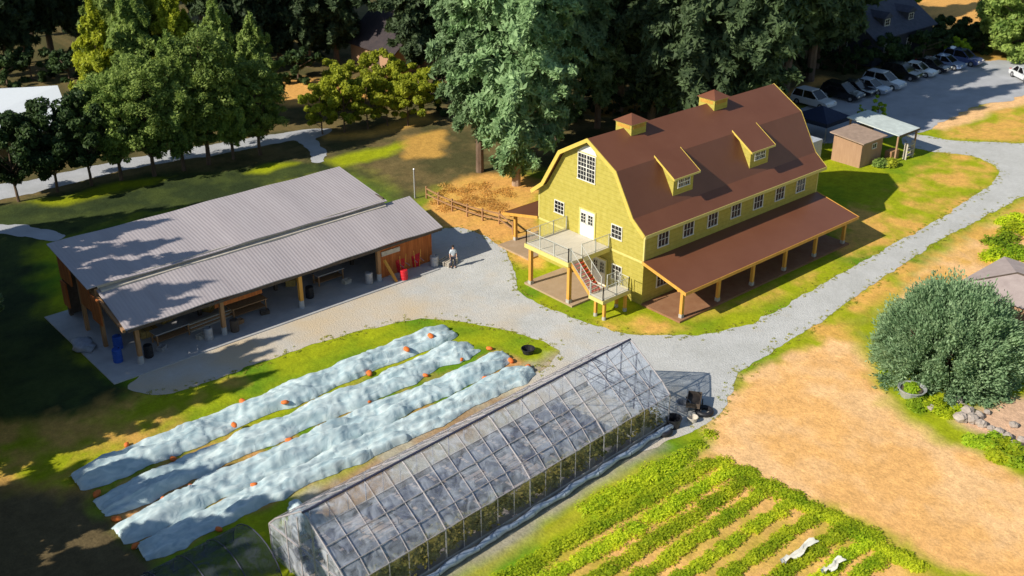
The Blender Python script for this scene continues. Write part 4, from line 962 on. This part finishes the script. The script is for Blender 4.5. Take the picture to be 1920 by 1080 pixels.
names_ = ['nearest the greenhouse','second from the greenhouse','third from the greenhouse','fourth from the greenhouse','fifth from the greenhouse','sixth, between the two bare strips','seventh, beyond the wide bare strip','eighth, near the bottom edge','ninth, beside the white scraps','tenth, closest to the dirt clearing']
rg = np.random.RandomState(9)
for i, (y, w_) in enumerate(rows):
    xs = np.arange(-34, 2, .33); xs = xs+rg.normal(size=len(xs))*.1
    off = .1*np.sin(xs*.25+i)+rg.normal(size=len(xs))*.07
    d = sdist(FIELD, xs, np.full(len(xs), y)); keep = (d < -.2) & (rg.rand(len(xs)) < .98); xs = xs[keep]; off = off[keep]
    if len(xs) < 4: continue
    o = leafclump_obj('vegetable_row', [(x, y+o_, .05) for x, o_ in zip(xs, off)], list(w_*.78*(.7+.5*rg.rand(len(xs)))), int(len(xs)*240), .085, L['field'], 60+i, hz=.42)
    tag(o, 'leafy green vegetable row, '+names_[i], 'crop row', 'vegetable rows in the field')
# weedy border along the clearing
bpx = [(1350,868),(1385,885),(1430,908),(1475,928),(1520,952),(1560,972),(1600,992),(1640,1012),(1680,1040),(1720,1062),(1330,870),(1310,835),(1330,815),(1290,850),(1255,870)]
P_ = []
for a, b2 in zip(bpx[:-6], bpx[1:-5]):
    for k in range(5): P_.append(at(a[0]+(b2[0]-a[0])*k/5+rnd.uniform(-8,8), a[1]+(b2[1]-a[1])*k/5+rnd.uniform(-8,8)))
P_ += [at(*q) for q in bpx[-6:]]
tag(leafclump_obj('weeds', P_, .6, 15000, .085, L['field'], 91, hz=.35), 'rough green weeds between the field and the dirt clearing', 'weeds', kind='stuff')
for i, (px, py, rx, ry, w_) in enumerate([(1497,1043,.16,1.3,'longer strip'),(1560,1070,.15,.8,'short strip near the bottom edge')]):
    p = at(px, py); b_ = MB(); q = 10; vs = []
    for a in range(q+1):
        for c in range(5):
            vs.append((p[0]+(a/q-.5)*ry*2, p[1]+(c/4-.5)*rx*2+.1*math.sin(a), .32+.10*math.sin(a*1.3+c*2)+.05*math.cos(a*2.9)))
    b_.add(vs, [(a*5+c,a*5+c+1,(a+1)*5+c+1,(a+1)*5+c) for a in range(q) for c in range(4)])
    tag(b_.build('plastic_sheet', M['white'], smooth=True), 'crumpled white cover on the vegetables, '+w_, 'cover', 'white scraps in the field')
# plants inside the greenhouse
pts = [(-1.0-i*.42, -HW+.55+rnd.uniform(-.15,.15), .3+rnd.random()*.6) for i in range(50)]
leafclump_obj('climbing_plants', pts, [.4+.35*rnd.random() for _ in pts], 9000, .16, L['rust'], 71, gh, hz=1.4)

# ------------------------------------------------------------------ ROW COVERS
m, n, l, b = nodes_of('white_fleece'); b.inputs['Roughness'].default_value = .75; b.inputs['Base Color'].default_value = (.47,.60,.61,1); b.inputs['Specular IOR Level'].default_value = .2
tc = n.new("ShaderNodeTexCoord"); nz = n.new("ShaderNodeTexNoise"); nz.inputs['Scale'].default_value = 1.1; nz.inputs['Detail'].default_value = 5; nz.inputs['Distortion'].default_value = 1.5
mp = n.new("ShaderNodeMapping"); mp.inputs['Scale'].default_value = (1,1.8,1); l.new(tc.outputs['Object'], mp.inputs[0]); l.new(mp.outputs[0], nz.inputs[0])
bp = n.new("ShaderNodeBump"); bp.inputs['Strength'].default_value = .45; bp.inputs['Distance'].default_value = .12; l.new(nz.outputs[0], bp.inputs['Height']); l.new(bp.outputs[0], b.inputs['Normal'])
cr = n.new("ShaderNodeMix"); cr.data_type = 'RGBA'; cr.inputs[6].default_value = (.42,.56,.61,1); cr.inputs[7].default_value = (.68,.79,.80,1); mr = n.new("ShaderNodeMapRange"); mr.inputs[1].default_value = .35; mr.inputs[2].default_value = .65
l.new(nz.outputs[0], mr.inputs[0]); l.new(mr.outputs[0], cr.inputs[0]); l.new(cr.outputs[2], b.inputs['Base Color'])
tr_ = n.new("ShaderNodeBsdfTranslucent"); tr_.inputs[0].default_value = (.45,.55,.55,1); ms = n.new("ShaderNodeMixShader"); ms.inputs[0].default_value = .15
l.new(b.outputs[0], ms.inputs[1]); l.new(tr_.outputs[0], ms.inputs[2]); l.new(ms.outputs[0], n["Material Output"].inputs[0])
FLEECE = m
rnames = ['furthest from the greenhouse','second from the far side','third, next to the greenhouse-side row','closest to the greenhouse']
for i, (x0, x1, ya, yb, wd, hh) in enumerate([(-37.2,-12.2,5.3,5.7,1.05,.62),(-37.1,-12.3,2.6,3.2,1.0,.6),(-37.3,-11.6,-.1,.55,.95,.6),(-37.0,-11.6,-2.15,-1.4,.9,.55)]):
    K, Q = 260, 22; xs = np.linspace(x0, x1, K+1); V = []
    u = np.linspace(-1, 1, Q+1); XX, UU = np.meshgrid(xs, u, indexing='ij')
    f_ = (XX-x0)/(x1-x0); taper = np.clip(np.minimum(f_, 1-f_)*18, 0, 1)**.5
    ph = (XX+i*.9+1.2*(vnoise(XX,XX*0,5,3+i)-.5))*math.pi/3.3
    bay = .86+.14*np.abs(np.cos(ph))**.8
    wid = wd*(.97+.12*np.abs(np.cos(ph))**.7)*(.7+.3*taper)*(.85+.3*vnoise(XX, XX*0, 1.3, 5+i))
    side = (fbm(XX, np.sign(UU)*3+i, .8, 40+i, 3)-.5)
    f_c = (vnoise(XX, XX*0+3, 4, 60+i)-.5)*.5
    YY = ya+(yb-ya)*f_+UU*wid*(1+.35*side)+f_c
    prof_ = np.clip(1-np.abs(UU)**2.0, 0, 1)**.75
    fold = np.sin(XX*4.2+np.abs(UU)*5*np.cos(ph*1.0+i)+6*fbm(XX*.5, YY*.5, 1.2, 300+i, 2))*.5+np.sin(XX*9.3-UU*7+8*fbm(XX*.4, YY, 1.0, 310+i, 2))*.3
    ZZ = hh*prof_*bay*(.2+.8*taper)*(.9+.3*(vnoise(XX, XX*0+7, 1.7, 20+i)-.5))+fold*.035*np.clip(1-np.abs(UU)**4,0,1)+(fbm(XX*.22, YY*1.5+XX*.12, .62, 30+i, 4)-.5)*.95*prof_**.5*(1-np.abs(UU)**6)+.03
    ridg = -.22*np.exp(-((np.abs(UU)-.18*np.sin(XX*.7+i*2))**2)/.012)*prof_*vnoise(XX, XX*0+9, 2.6, 95+i)
    V = np.stack([XX, YY, ZZ+ridg], -1).reshape(-1,3); id_ = np.arange((K+1)*(Q+1)).reshape(K+1, Q+1)
    F = np.stack([id_[:-1,:-1], id_[1:,:-1], id_[1:,1:], id_[:-1,1:]], -1).reshape(-1,4)
    o = npmesh('row_cover', V, F, FLEECE, smooth=True)
    tag(o, 'long crumpled white fleece row cover, '+rnames[i], 'row cover', 'white row covers on the vegetable beds')
# orange weights
pos = [(1415,160),(1325,210),(1185,283),(870,410),(710,390),(1635,190),(1530,230),(1395,290),(1180,390),(1100,450),(885,535),(680,495),(450,605),(275,550),(415,760),(515,705),(235,830),(755,720),(640,645),(620,868),(165,735),(310,930),(1620,300),(1780,260),(1715,235)]
b_ = MB(); rr = random.Random(2); BAGS = []
b_.ball((0,0,.07),(.19,.12,.09),10,6,.12,rr); bag = b_.build('sandbag', M['orange'], None, smooth=True)
for i, (a, c) in enumerate(pos):
    o = bag if i == 0 else bag.copy()
    if i: col.objects.link(o)
    p = at(100+a/2, 560+c/2, .05); o.location = (p[0], p[1], .35 if a in (1415,1325,870,680,755) else .03); o.rotation_euler = (0,0,rr.random()*3); o.scale = (1+rr.random()*.6,)*3
    tag(o, None, 'sandbag', 'orange sandbags along the row covers'); BAGS.append((p[0], p[1], o))
ORD = ['first','second','third','fourth','fifth','sixth','seventh','eighth','ninth','tenth','eleventh','twelfth','thirteenth','fourteenth','fifteenth','sixteenth','seventeenth']
GAPS = [(4.7,99,'far edge of the furthest row cover'),(3.4,4.7,'gap between the two furthest row covers'),(.95,3.4,'middle gap between the row covers'),(-1.2,.95,'gap between the two nearest row covers'),(-99,-1.2,'near edge of the closest row cover')]
for lo__, hi__, nm_ in GAPS:
    for k, (x_, y_, o) in enumerate(sorted([q_ for q_ in BAGS if lo__ <= q_[1] < hi__], key=lambda q_: q_[0])):
        o['label'] = f'small orange sandbag, {ORD[k]} from the left along the {nm_}'

# ------------------------------------------------------------------ small dark tunnel, bottom left
p = at(470, 990, 1.8)
tn = thing('hoop_tunnel','low dark netted hoop tunnel in the shade at the bottom left','tunnel',(p[0],p[1]-.3,0),GA)
b_ = MB(); K = 16; arc = [(2.1*math.cos(t_), 1.85*math.sin(t_)) for t_ in np.linspace(0, math.pi, 13)]
b_.add([(-.8*i, y, z) for i in range(K+1) for y, z in arc], [(i*13+j,i*13+j+1,(i+1)*13+j+1,(i+1)*13+j) for i in range(K) for j in range(12)]); b_.build('net', FILM3, tn, local=True, smooth=True)
for i in range(0, K+1, 2): MB().path([(-.8*i, y, z+.02) for y, z in arc],   .025, 5).build('hoop', M['pipe_dark'], tn, local=True)
tn2 = thing('rolled_fleece','crumpled pale fleece bundle at the near door of the greenhouse','fleece',tuple(at(562,985)))
rr = random.Random(8); MB().ball((0,0,.35),(.55,.5,.4),12,8,.2,rr).ball((.4,.9,.3),(.4,.6,.35),12,8,.2,rr).ball((-.5,-.8,.22),(.35,.4,.28),12,8,.2,rr).build('bundle', FLEECE, tn2, local=True, smooth=True)

# clutter at the far greenhouse corner
def onground(px, py): q = at(px, py); return q[0], q[1]
def tub(px, py, label, m_, r=.35, h=.4, group=None, name='tub'):
    x, y = onground(px, py); t_ = thing(name, label, name, (x,y,.015), 0, group)
    b_ = MB(); n_ = 14; pr = [(r*.8,0),(r,h),(r*1.08,h),(r*1.08,h-.05),(r*.9,h-.05),(r*.72,.05)]
    vs = [(q*math.cos(2*math.pi*i/n_), q*math.sin(2*math.pi*i/n_), z) for q, z in pr for i in range(n_)]
    b_.add(vs, [(j*n_+i,j*n_+(i+1)%n_,(j+1)*n_+(i+1)%n_,(j+1)*n_+i) for j in range(len(pr)-1) for i in range(n_)]+[tuple(reversed(range(n_))),tuple(range(len(vs)-n_,len(vs)))])
    b_.build('shell', m_, t_, local=True); return t_
tub(990,662,'black plastic tub alone on the grass near the gravel',M['black'],.42,.35)
tub(1262,800,'black tub at the corner of the greenhouse, nearest the field',M['black'],.45,.6)
tub(1298,790,'small pink-grey tub outside the greenhouse corner',M['flash'],.3,.3)
tub(1280,768,'blue-grey tub behind the others at the greenhouse corner',M['steel'],.4,.5)
def tyre(px, py, z, label):
    x, y = onground(px, py); R1, r1, a_, c_ = .42, .14, 20, 8
    vs = [((R1+r1*math.cos(2*math.pi*j/c_))*math.cos(2*math.pi*i/a_), (R1+r1*math.cos(2*math.pi*j/c_))*math.sin(2*math.pi*i/a_), r1+r1*math.sin(2*math.pi*j/c_)) for i in range(a_) for j in range(c_)]
    o = MB().add(vs, [(i*c_+j, ((i+1)%a_)*c_+j, ((i+1)%a_)*c_+(j+1)%c_, i*c_+(j+1)%c_) for i in range(a_) for j in range(c_)]).build('tyre', M['black'], None, smooth=True)
    o.location = (x, y, z); tag(o, label, 'tyre')
tyre(1243,812,.015,'black tyre flat on the ground at the greenhouse corner')
tyre(1320,775,.015,'black tyre outside the greenhouse, closest to the dirt clearing')
ct = thing('garden_cart','low dark garden cart parked at the far corner of the greenhouse','cart',(*onground(1300,765),.015),.6)
MB().box(-.7,-.4,.4,.7,.4,.45).box(-.7,-.4,.45,.7,-.36,.7).box(-.7,.36,.45,.7,.4,.7).box(-.7,-.36,.45,-.66,.36,.7).box(.66,-.36,.45,.7,.36,.7).build('bed', M['dark_wood'], ct, local=True)
for a in (-.45,.45):
    for s in (-1,1): MB().tube((a,s*.44,.2),(a,s*.5,.2),.2,.2,12).build('wheel', M['black'], ct, local=True)
MB().bar((.7,0,.4),(1.5,0,.8),.05).build('handle', M['steel'], ct, local=True)

# ------------------------------------------------------------------ tan hut and its neighbours
M['tan'] = mat('tan_boards', (.34,.20,.12), rough=.8, scale=2, c2=(.42,.26,.16), stretch=(3,3,.4))
M['tan_roof'] = mat('tan_roof', (.36,.26,.20), rough=.8, scale=2)
M['pale_roof'] = mat('pale_awning', (.52,.58,.56), rough=.55, scale=1.5)
M['dark_canvas'] = mat('dark_blue_canvas', (.02,.03,.07), rough=.8)
M['container'] = wave_on(mat('grey_container', (.42,.46,.52), rough=.5), 'X', 3, .4)
hut = thing('garden_hut','small tan wooden hut with a pale roofed porch beside the barn','hut',(37,7,0))
MB().box(35.0,5.7,0,38.4,8.7,2.35).build('wall', M['tan'], hut)
MB().prism([(5.4,2.32),(9.0,2.62),(9.0,2.72),(5.4,2.42)],'x',34.7,38.6).build('roof', M['tan_roof'], hut)
window(hut,(37.0,5.7,1.7),(1,0,0),.6,.4,2,1,nY)
MB().prism([(4.3,2.55),(9.9,3.0),(9.9,3.08),(4.3,2.63)],'x',38.65,42.2).build('awning', M['pale_roof'], hut)
MB().box(38.65,4.26,2.45,42.2,4.297,2.64).build('awning_fascia', M['dark_wood'], hut)
for x in (38.9,42.0):
    for y in (4.5,9.6): MB().bar((x,y,0),(x,y,2.5 if y < 5 else 2.95),.14).build('porch_post', M['tan'], hut)
MB().box(38.6,8.9,0,42,9.0,2.4).box(38.6,6.6,0,38.7,8.9,2.4).build('porch_wall', M['dark_wood'], hut)
MB().box(38.9,4.9,0,40.2,5.6,.85).build('counter', M['old_wood'], hut)
rk = thing('pale_rack','pale cluttered rack standing in front of the hut porch','rack',(40.8,4.3,0))
for z in (.3,.8,1.3): MB().box(-.6,-.2,z,.6,.2,z+.04).build('shelf', M['flash'], rk, local=True)
for x in (-.58,.58): MB().bar((x,0,0),(x,0,1.6),.05,.35).build('upright', M['flash'], rk, local=True)
for i, (px, py, w_) in enumerate([(1648,312,'left one'),(1668,312,'right one')]):
    x, y = onground(px, py); o = leafclump_obj('potted_shrub', [(x,y,.1),(x+.2,y,.3)], .7, 1200, .14, L['yellow'] if i else L['mid'], 130+i)
    tag(o, 'pale leafy shrub at the foot of the tan hut, '+w_, 'shrub', 'shrubs at the hut')
cn = thing('storage_container','pale grey metal box between the barn end and the tan hut','container',(33.2,10.2,0))
MB().box(32.0,9.2,0,34.0,11.4,2.1).build('box', M['container'], cn)
MB().box(31.97,9.6,.1,31.995,11.0,1.95).build('door', M['steel'], cn)
ten = thing('dark_canopy','dark blue pitched canopy tent behind the tan hut','canopy',(40,13.5,0))
e = 2.0; MB().add([(-e,-e,2.1),(e,-e,2.1),(e,e,2.1),(-e,e,2.1),(0,0,3.1)],[(0,1,4),(1,2,4),(2,3,4),(3,0,4)]).build('canopy_top', M['dark_canvas'], ten, local=True)
MB().add([(-e,-e,1.7),(e,-e,1.7),(e,e,1.7),(-e,e,1.7),(-e,-e,2.1),(e,-e,2.1),(e,e,2.1),(-e,e,2.1)],[(0,1,5,4),(1,2,6,5),(2,3,7,6),(3,0,4,7)]).build('valance', M['dark_canvas'], ten, local=True)
for a in (-1,1):
    for c in (-1,1): MB().bar((a*e*.97,c*e*.97,0),(a*e*.97,c*e*.97,2.1),.05).build('leg', M['steel'], ten, local=True)

# ------------------------------------------------------------------ cars
def carpaint(name, c): 
    m = mat(name, c, rough=.25, var=.03, spec=.5); m.node_tree.nodes["Principled BSDF"].inputs['Coat Weight'].default_value = .6; return m
def car(px, py, rz, c, label, kind='suv'):
    x, y = onground(px, py); t_ = thing('parked_car', label, 'car', (x,y,.02), rz, 'cars in the gravel car park')
    Lc, Wc, H1, H2 = (4.6,1.86,.95,1.68) if kind == 'suv' else (4.5,1.78,.82,1.42)
    h = Lc/2; P = carpaint('paint', c)
    body = [(-h,.35),(-h-.02,.6),(-h+.05,H1-.05),(-h+.5,H1),(h-1.25,H1),(h-.25,H1-.13),(h,.62),(h-.02,.35),(h-.4,.25),(-h+.4,.25)]
    cab = [(-h+.12,H1),(-h+.35,H2-.14),(-h+.7,H2),(h-2.35,H2),(h-2.1,H2-.06),(h-1.2,H1)] if kind == 'suv' else [(-h+.55,H1),(-h+1.15,H2-.05),(-h+1.45,H2),(h-2.3,H2),(h-2.0,H2-.06),(h-1.2,H1)]
    MB().prism(body,'y',-Wc/2,Wc/2).build('body', P, t_, local=True, bevel=.09)
    ti = Wc/2-.2; to = Wc/2-.05
    b_ = MB(); k = len(cab); vs = []
    for s in (-1,1): vs += [(u, s*(to-(to-ti)*((z-H1)/(H2-H1))), z) for u, z in cab]
    b_.add(vs, [tuple(range(k)), tuple(reversed(range(k, 2*k)))]+[(i, k+i, k+(i+1)%k, (i+1)%k) for i in range(k)])
    b_.build('windows', M['glass'], t_, local=True, bevel=.04)
    rx0, rx1 = cab[1][0]+.12, cab[4][0]-.08
    MB().box(rx0,-ti-.01,H2-.03,rx1,ti+.01,H2+.03).build('roof', P, t_, local=True, bevel=.03)
    for s in (-1,1):
        for (a, c_) in ((cab[1],cab[0]),(cab[4],cab[5])): MB().bar((a[0],s*(ti+.01),a[1]),(c_[0],s*(to+.01),H1),.07).build('pillar', P, t_, local=True)
        mx_ = (cab[2][0]+cab[3][0])/2; MB().bar((mx_,s*(ti+.01),H2),(mx_,s*(to+.01),H1),.07).build('pillar', P, t_, local=True)
    for a in (-h+.85, h-.85):
        for s in (-1,1):
            w_ = MB().tube((a,s*(Wc/2-.2),.33),(a,s*(Wc/2+.02),.33),.33,.33,16).build('wheel', M['black'], t_, local=True)
            MB().tube((a,s*(Wc/2),.33),(a,s*(Wc/2+.03),.33),.19,.19,10).build('rim', M['steel'], w_, local=True)
    for s in (-1,1):
        MB().box(h-.10,s*.62-.18,.60,h+.012,s*.62+.18,.74).build('headlight', M['white'], t_, local=True, bevel=.02)
        MB().box(-h-.03,s*.7-.12,.62,-h+.05,s*.7+.12,.82).build('tail_light', M['red'], t_, local=True)
        MB().box(h-1.55,s*(Wc/2+.0)-.08*(s<0),H1-.02,h-1.42,s*(Wc/2+.0)+.08*(s>0)+.0,H1+.1).build('mirror', P, t_, local=True)
    return t_
Q = -math.pi/2
car(1524,198,Q+.02,(.70,.71,.72),'white boxy van-like car nearest the barn roof in the car park')
car(1578,184,Q+.1,(.012,.012,.015),'black car just right of the white van-like car')
car(1602,176,Q+.15,(.02,.022,.03),'black car between two others and the silver one, in the darkest shade','sedan')
car(1630,172,Q+.1,(.30,.36,.46),'small silver blue car right of the black ones','sedan')
car(1656,163,Q+.1,(.42,.46,.52),'silver hatchback fifth from the barn in the car park')
car(1690,146,Q+.1,(.012,.012,.014),'black car directly left of the brightest white saloon')
car(1718,140,Q+.15,(.62,.66,.68),'brightest white saloon in the middle of the parked line','sedan')
car(1745,132,Q+.1,(.02,.02,.03),'dark car right of the brightest white saloon','sedan')
car(1772,126,Q+.1,(.20,.28,.46),'pale blue car second from the far end of the line','sedan')
car(1803,119,Q+.1,(.07,.10,.24),'dark blue car at the far end of the parked line')
car(1922,150,Q-.6,(.65,.67,.70),'white car alone at the right edge of the photo','sedan')

# ------------------------------------------------------------------ far buildings
def gable_house(name, label, cat, x0, y0, x1, y1, eave, ridge, axis_, wm, rm, over=.4, group=None):
    t_ = thing(name, label, cat, ((x0+x1)/2,(y0+y1)/2,0))
    MB().box(x0,y0,0,x1,y1,eave).build('wall', wm, t_)
    if axis_ == 'x':
        c = (y0+y1)/2; pr = [(y0-over,eave-.1),(c,ridge),(y1+over,eave-.1),(y1+over,eave-.22),(c,ridge-.14),(y0-over,eave-.22)]; MB().prism(pr,'x',x0-over,x1+over).build('roof', rm, t_)
        MB().prism([(y0,eave),(c,ridge-.2),(y1,eave)],'x',x0,x1).build('gable', wm, t_)
    else:
        c = (x0+x1)/2; pr = [(x0-over,eave-.1),(c,ridge),(x1+over,eave-.1),(x1+over,eave-.22),(c,ridge-.14),(x0-over,eave-.22)]; MB().prism(pr,'y',y0-over,y1+over).build('roof', rm, t_)
        MB().prism([(x0,eave),(c,ridge-.2),(x1,eave)],'y',y0,y1).build('gable', wm, t_)
    return t_
slate = mat('dark_slate', (.045,.05,.075), rough=.7, scale=2, c2=(.08,.085,.12)); bluewall = mat('dark_siding', (.05,.055,.075), rough=.8, scale=2)
hp = at(1640, 128); hx, hy = hp[0], hp[1]
h1 = gable_house('farm_house','dark slate-roofed house in shade behind the parked cars','house',hx,hy+0.5,hx+13,hy+9,3.4,6.2,'x',bluewall,slate)
for k in range(2): window(h1,(hx+2.8+k*5,hy+.5,1.9),(1,0,0),1.0,.9,2,2,nY)
window(h1,(hx,hy+4.7,2.0),(0,-1,0),1.1,1.1,2,2,nX)
for k, (a, c) in enumerate(((3.2,2.6),(8.5,2.6))):
    d_ = MB().box(hx+a,hy+1.6,3.4,hx+a+1.6,hy+4,5.2).build('dormer', bluewall, h1)
    window(d_,(hx+a+.8,hy+1.6,4.6),(1,0,0),.9,.7,2,2,nY)
    MB().prism([(hx+a-.2,5.15),(hx+a+.8,5.8),(hx+a+1.8,5.15)],'y',hy+1.4,hy+4.6).build('dormer_roof', slate, d_)
MB().box(hx+11,hy+5,5.4,hx+11.7,hy+5.7,6.9).build('chimney', M['stone'], h1)
cp = at(-6, 240, 3)
wc = thing('white_canopy','bright white pitched canopy roof at the left edge behind the tree row','canopy',(-18,72,0))
A_, B_, C_, D_ = at(-150,175,5.2), at(108,160,5.2), at(137,238,3), at(-150,272,3)
ex = (B_-A_)*0
WCM = mat('white_canvas', (.60,.64,.68), rough=.6, var=.04)
e_ = 2*B_-C_; e_[2] = 3; e2 = 2*A_-D_; e2[2] = 3
MB().slab([tuple(D_),tuple(C_),tuple(B_),tuple(A_)], .05).build('canopy_top', WCM, wc)
MB().slab([tuple(A_),tuple(B_),tuple(e_),tuple(e2)], .05).build('canopy_top', WCM, wc)
for q_ in (C_, D_, e_, e2): MB().bar((q_[0]*.99-.1,q_[1],0),(q_[0]*.99-.1,q_[1],2.95),.12).build('pole', M['steel'], wc)
dp = at(668, 118)
dbm = mat('black_roof', (.03,.025,.03), rough=.8, scale=2, c2=(.06,.045,.045))
d1 = gable_house('dark_barn','dark roofed farm building at the top edge above the orchard','building',dp[0],dp[1]-8,dp[0]+8,dp[1]+1,2.6,6.2,'y',M['tan'],dbm,.6)
window(d1,(dp[0]+4,dp[1]-8,1.6),(1,0,0),1.2,1.0,2,2,nY)
MB().box(dp[0]-.06,dp[1]-5,0,dp[0]-.003,dp[1]-3.8,2.0).build('door', M['dark_wood'], d1)

# grey shed behind the big bush
q1 = at(1790, 528, 2.5)
g1 = thing('grey_shed','low grey-lilac roofed shed half hidden behind the huge round bush','shed',(q1[0]+3,q1[1]-3,0))
gx0, gy1 = q1[0], q1[1]; lil = mat('lilac_grey_roof', (.36,.29,.27), rough=.8, scale=1.5, c2=(.46,.38,.35), detail=7)
MB().box(gx0+.3,gy1-7,0,gx0+6.5,gy1-.3,2.2).build('wall', M['tan'], g1)
MB().add([(gx0,gy1,2.3),(gx0+6.8,gy1,2.3),(gx0+6.8,gy1-7.3,2.3),(gx0,gy1-7.3,2.3),(gx0+3.4,gy1-2.5,2.95),(gx0+3.4,gy1-5,2.95)],[(0,4,1),(1,4,5,2),(2,5,3),(3,5,4,0),(0,1,2,3)]).build('roof', lil, g1)
MB().tube((gx0+3.4,gy1-2.5,2.97),(gx0+3.4,gy1-5,2.97),.07).tube((gx0+.02,gy1-.02,2.34),(gx0+3.4,gy1-2.5,2.97),.06).build('ridge_cap', M['dark_wood'], g1)
# planter, stones, plants at the clearing
pt = tub(1708,742,'round grey half barrel planter at the left foot of the round bush',M['steel'],.78,.55,name='planter')
MB().tube((0,0,.3),(0,0,.46),.6,.6,14).build('soil', M['dark_wood'], pt, local=True)
leafclump_obj('plants', [(0,0,.4),(.3,.2,.42),(-.3,-.1,.42)], .5, 900, .12, L['lime'], 140, pt, hz=.45)
rr = random.Random(21)
spx = [(1793,752),(1803,764),(1812,775),(1800,788),(1822,790),(1838,798),(1858,806),(1872,812),(1888,824),(1902,838),(1915,828),(1835,782),(1850,775),(1785,740),(1745,768),(1900,800)]
base_stone = None
for i, (px, py) in enumerate(spx):
    if i % 4 == 0: b_ = MB(); b_.ball((0,0,.14),(.34,.28,.22),9,6,.16,rr); base_stone = b_.build('stone', M['stone'], None); o = base_stone
    else: o = base_stone.copy(); col.objects.link(o)
    x, y = onground(px, py); o.location = (x,y,0); o.rotation_euler = (0,0,rr.random()*6); o.scale = (.7+rr.random()*.7,)*3
    tag(o, f'rough stone below the round bush, {ORD[sorted(q_[0] for q_ in spx).index(px)]} from the left in the patio border', 'stone', 'stones edging the patio')
for i, (px, py, r_, lmn, w_) in enumerate([(1728,760,.8,'lime','just below the planter'),(1765,770,.9,'field','between planter and stones'),(1690,705,.8,'field','left of the planter'),(1850,830,.9,'lime','left one below the stone border'),(1885,850,1.0,'field','middle one below the stone border'),(1912,860,.9,'lime','right one below the stone border'),
    (1862,480,1.2,'field','left one in the bed at the right edge above the grey shed'),(1885,455,1.4,'lime','middle one in the bed at the right edge'),(1912,440,1.3,'field','tallest in the bed at the right edge'),(1905,485,1.2,'lime','closest to the grey shed roof'),(1895,415,1.2,'field','farthest up in the bed at the right edge')]):
    x, y = onground(px, py); P_ = [(x+rr.uniform(-r_,r_)*.9, y+rr.uniform(-r_,r_)*.9, 0) for _ in range(9)]
    tag(leafclump_obj('leafy_plant', P_, r_*.55, 2200, .15, L[lmn], 150+i, hz=.9), 'green leafy plant, '+w_, 'plant', 'garden plants on the right side')

# ------------------------------------------------------------------ fence left of the barn
f0 = thing('wire_fence','weathered post and rail fence across the golden grass left of the barn','fence',(*onground(800,378),0))
fp = [onground(*q_) for q_ in [(800,372),(822,384),(848,396),(876,406),(905,414),(936,420),(962,440)]]
for i, (x, y) in enumerate(fp): MB().bar((x,y,-.1),(x+.05*(i%2),y,1.1),.12).build('post', M['old_wood'], f0)
for z in (.45,.9):
    b_ = MB()
    for a, c in zip(fp[:-1], fp[1:]): b_.bar((a[0],a[1],z+rr.uniform(-.05,.05)),(c[0],c[1],z+rr.uniform(-.05,.05)),.09)
    b_.build('rail', M['old_wood'], f0)
x, y = onground(797,372); wp = thing('utility_post','tall thin grey post at the upper end of the fence','post',(x-.6,y+.6,0))
MB().bar((0,0,-.1),(0,0,2.6),.11).build('pole', M['steel'], wp, local=True)
MB().tube((0,0,2.6),(0,0,2.68),.10,.05,8).build('cap', M['steel'], wp, local=True)
# dry scrub in the golden patch
P_ = [at(rr.uniform(815,960), rr.uniform(345,400)) for _ in range(40)]
tag(leafclump_obj('dry_grass', P_, .8, 6000, .09, leafmat('straw', (.60,.34,.07), (.85,.52,.16), .4), 160, hz=.22), 'tall golden dry grass left of the barn', 'grass', kind='stuff')
# short grass and weeds along the road edges
rg = np.random.RandomState(77); P_ = []
RP = np.array(ROAD)
for i in range(len(RP)):
    a, c = RP[i], RP[(i+1) % len(RP)]; L_ = np.linalg.norm(c-a)
    if L_ > 60: continue
    for k in range(int(L_/.18)):
        q_ = a+(c-a)*rg.rand()+rg.normal(size=2)*.3
        P_.append((q_[0], q_[1], 0))
P_ = np.array(P_); shed_area = (P_[:,0] < -6) & (P_[:,1] > 11.5); near_g = (P_[:,0] < -9) & (P_[:,1] < -4); P_ = P_[~shed_area & ~near_g]
tag(leafclump_obj('verge_grass', P_, .16, 16000, .05, leafmat('verge', (.16,.22,.012), (.46,.40,.06), .3), 170, hz=.5), 'low ragged grass along the gravel road edges', 'grass', kind='stuff')
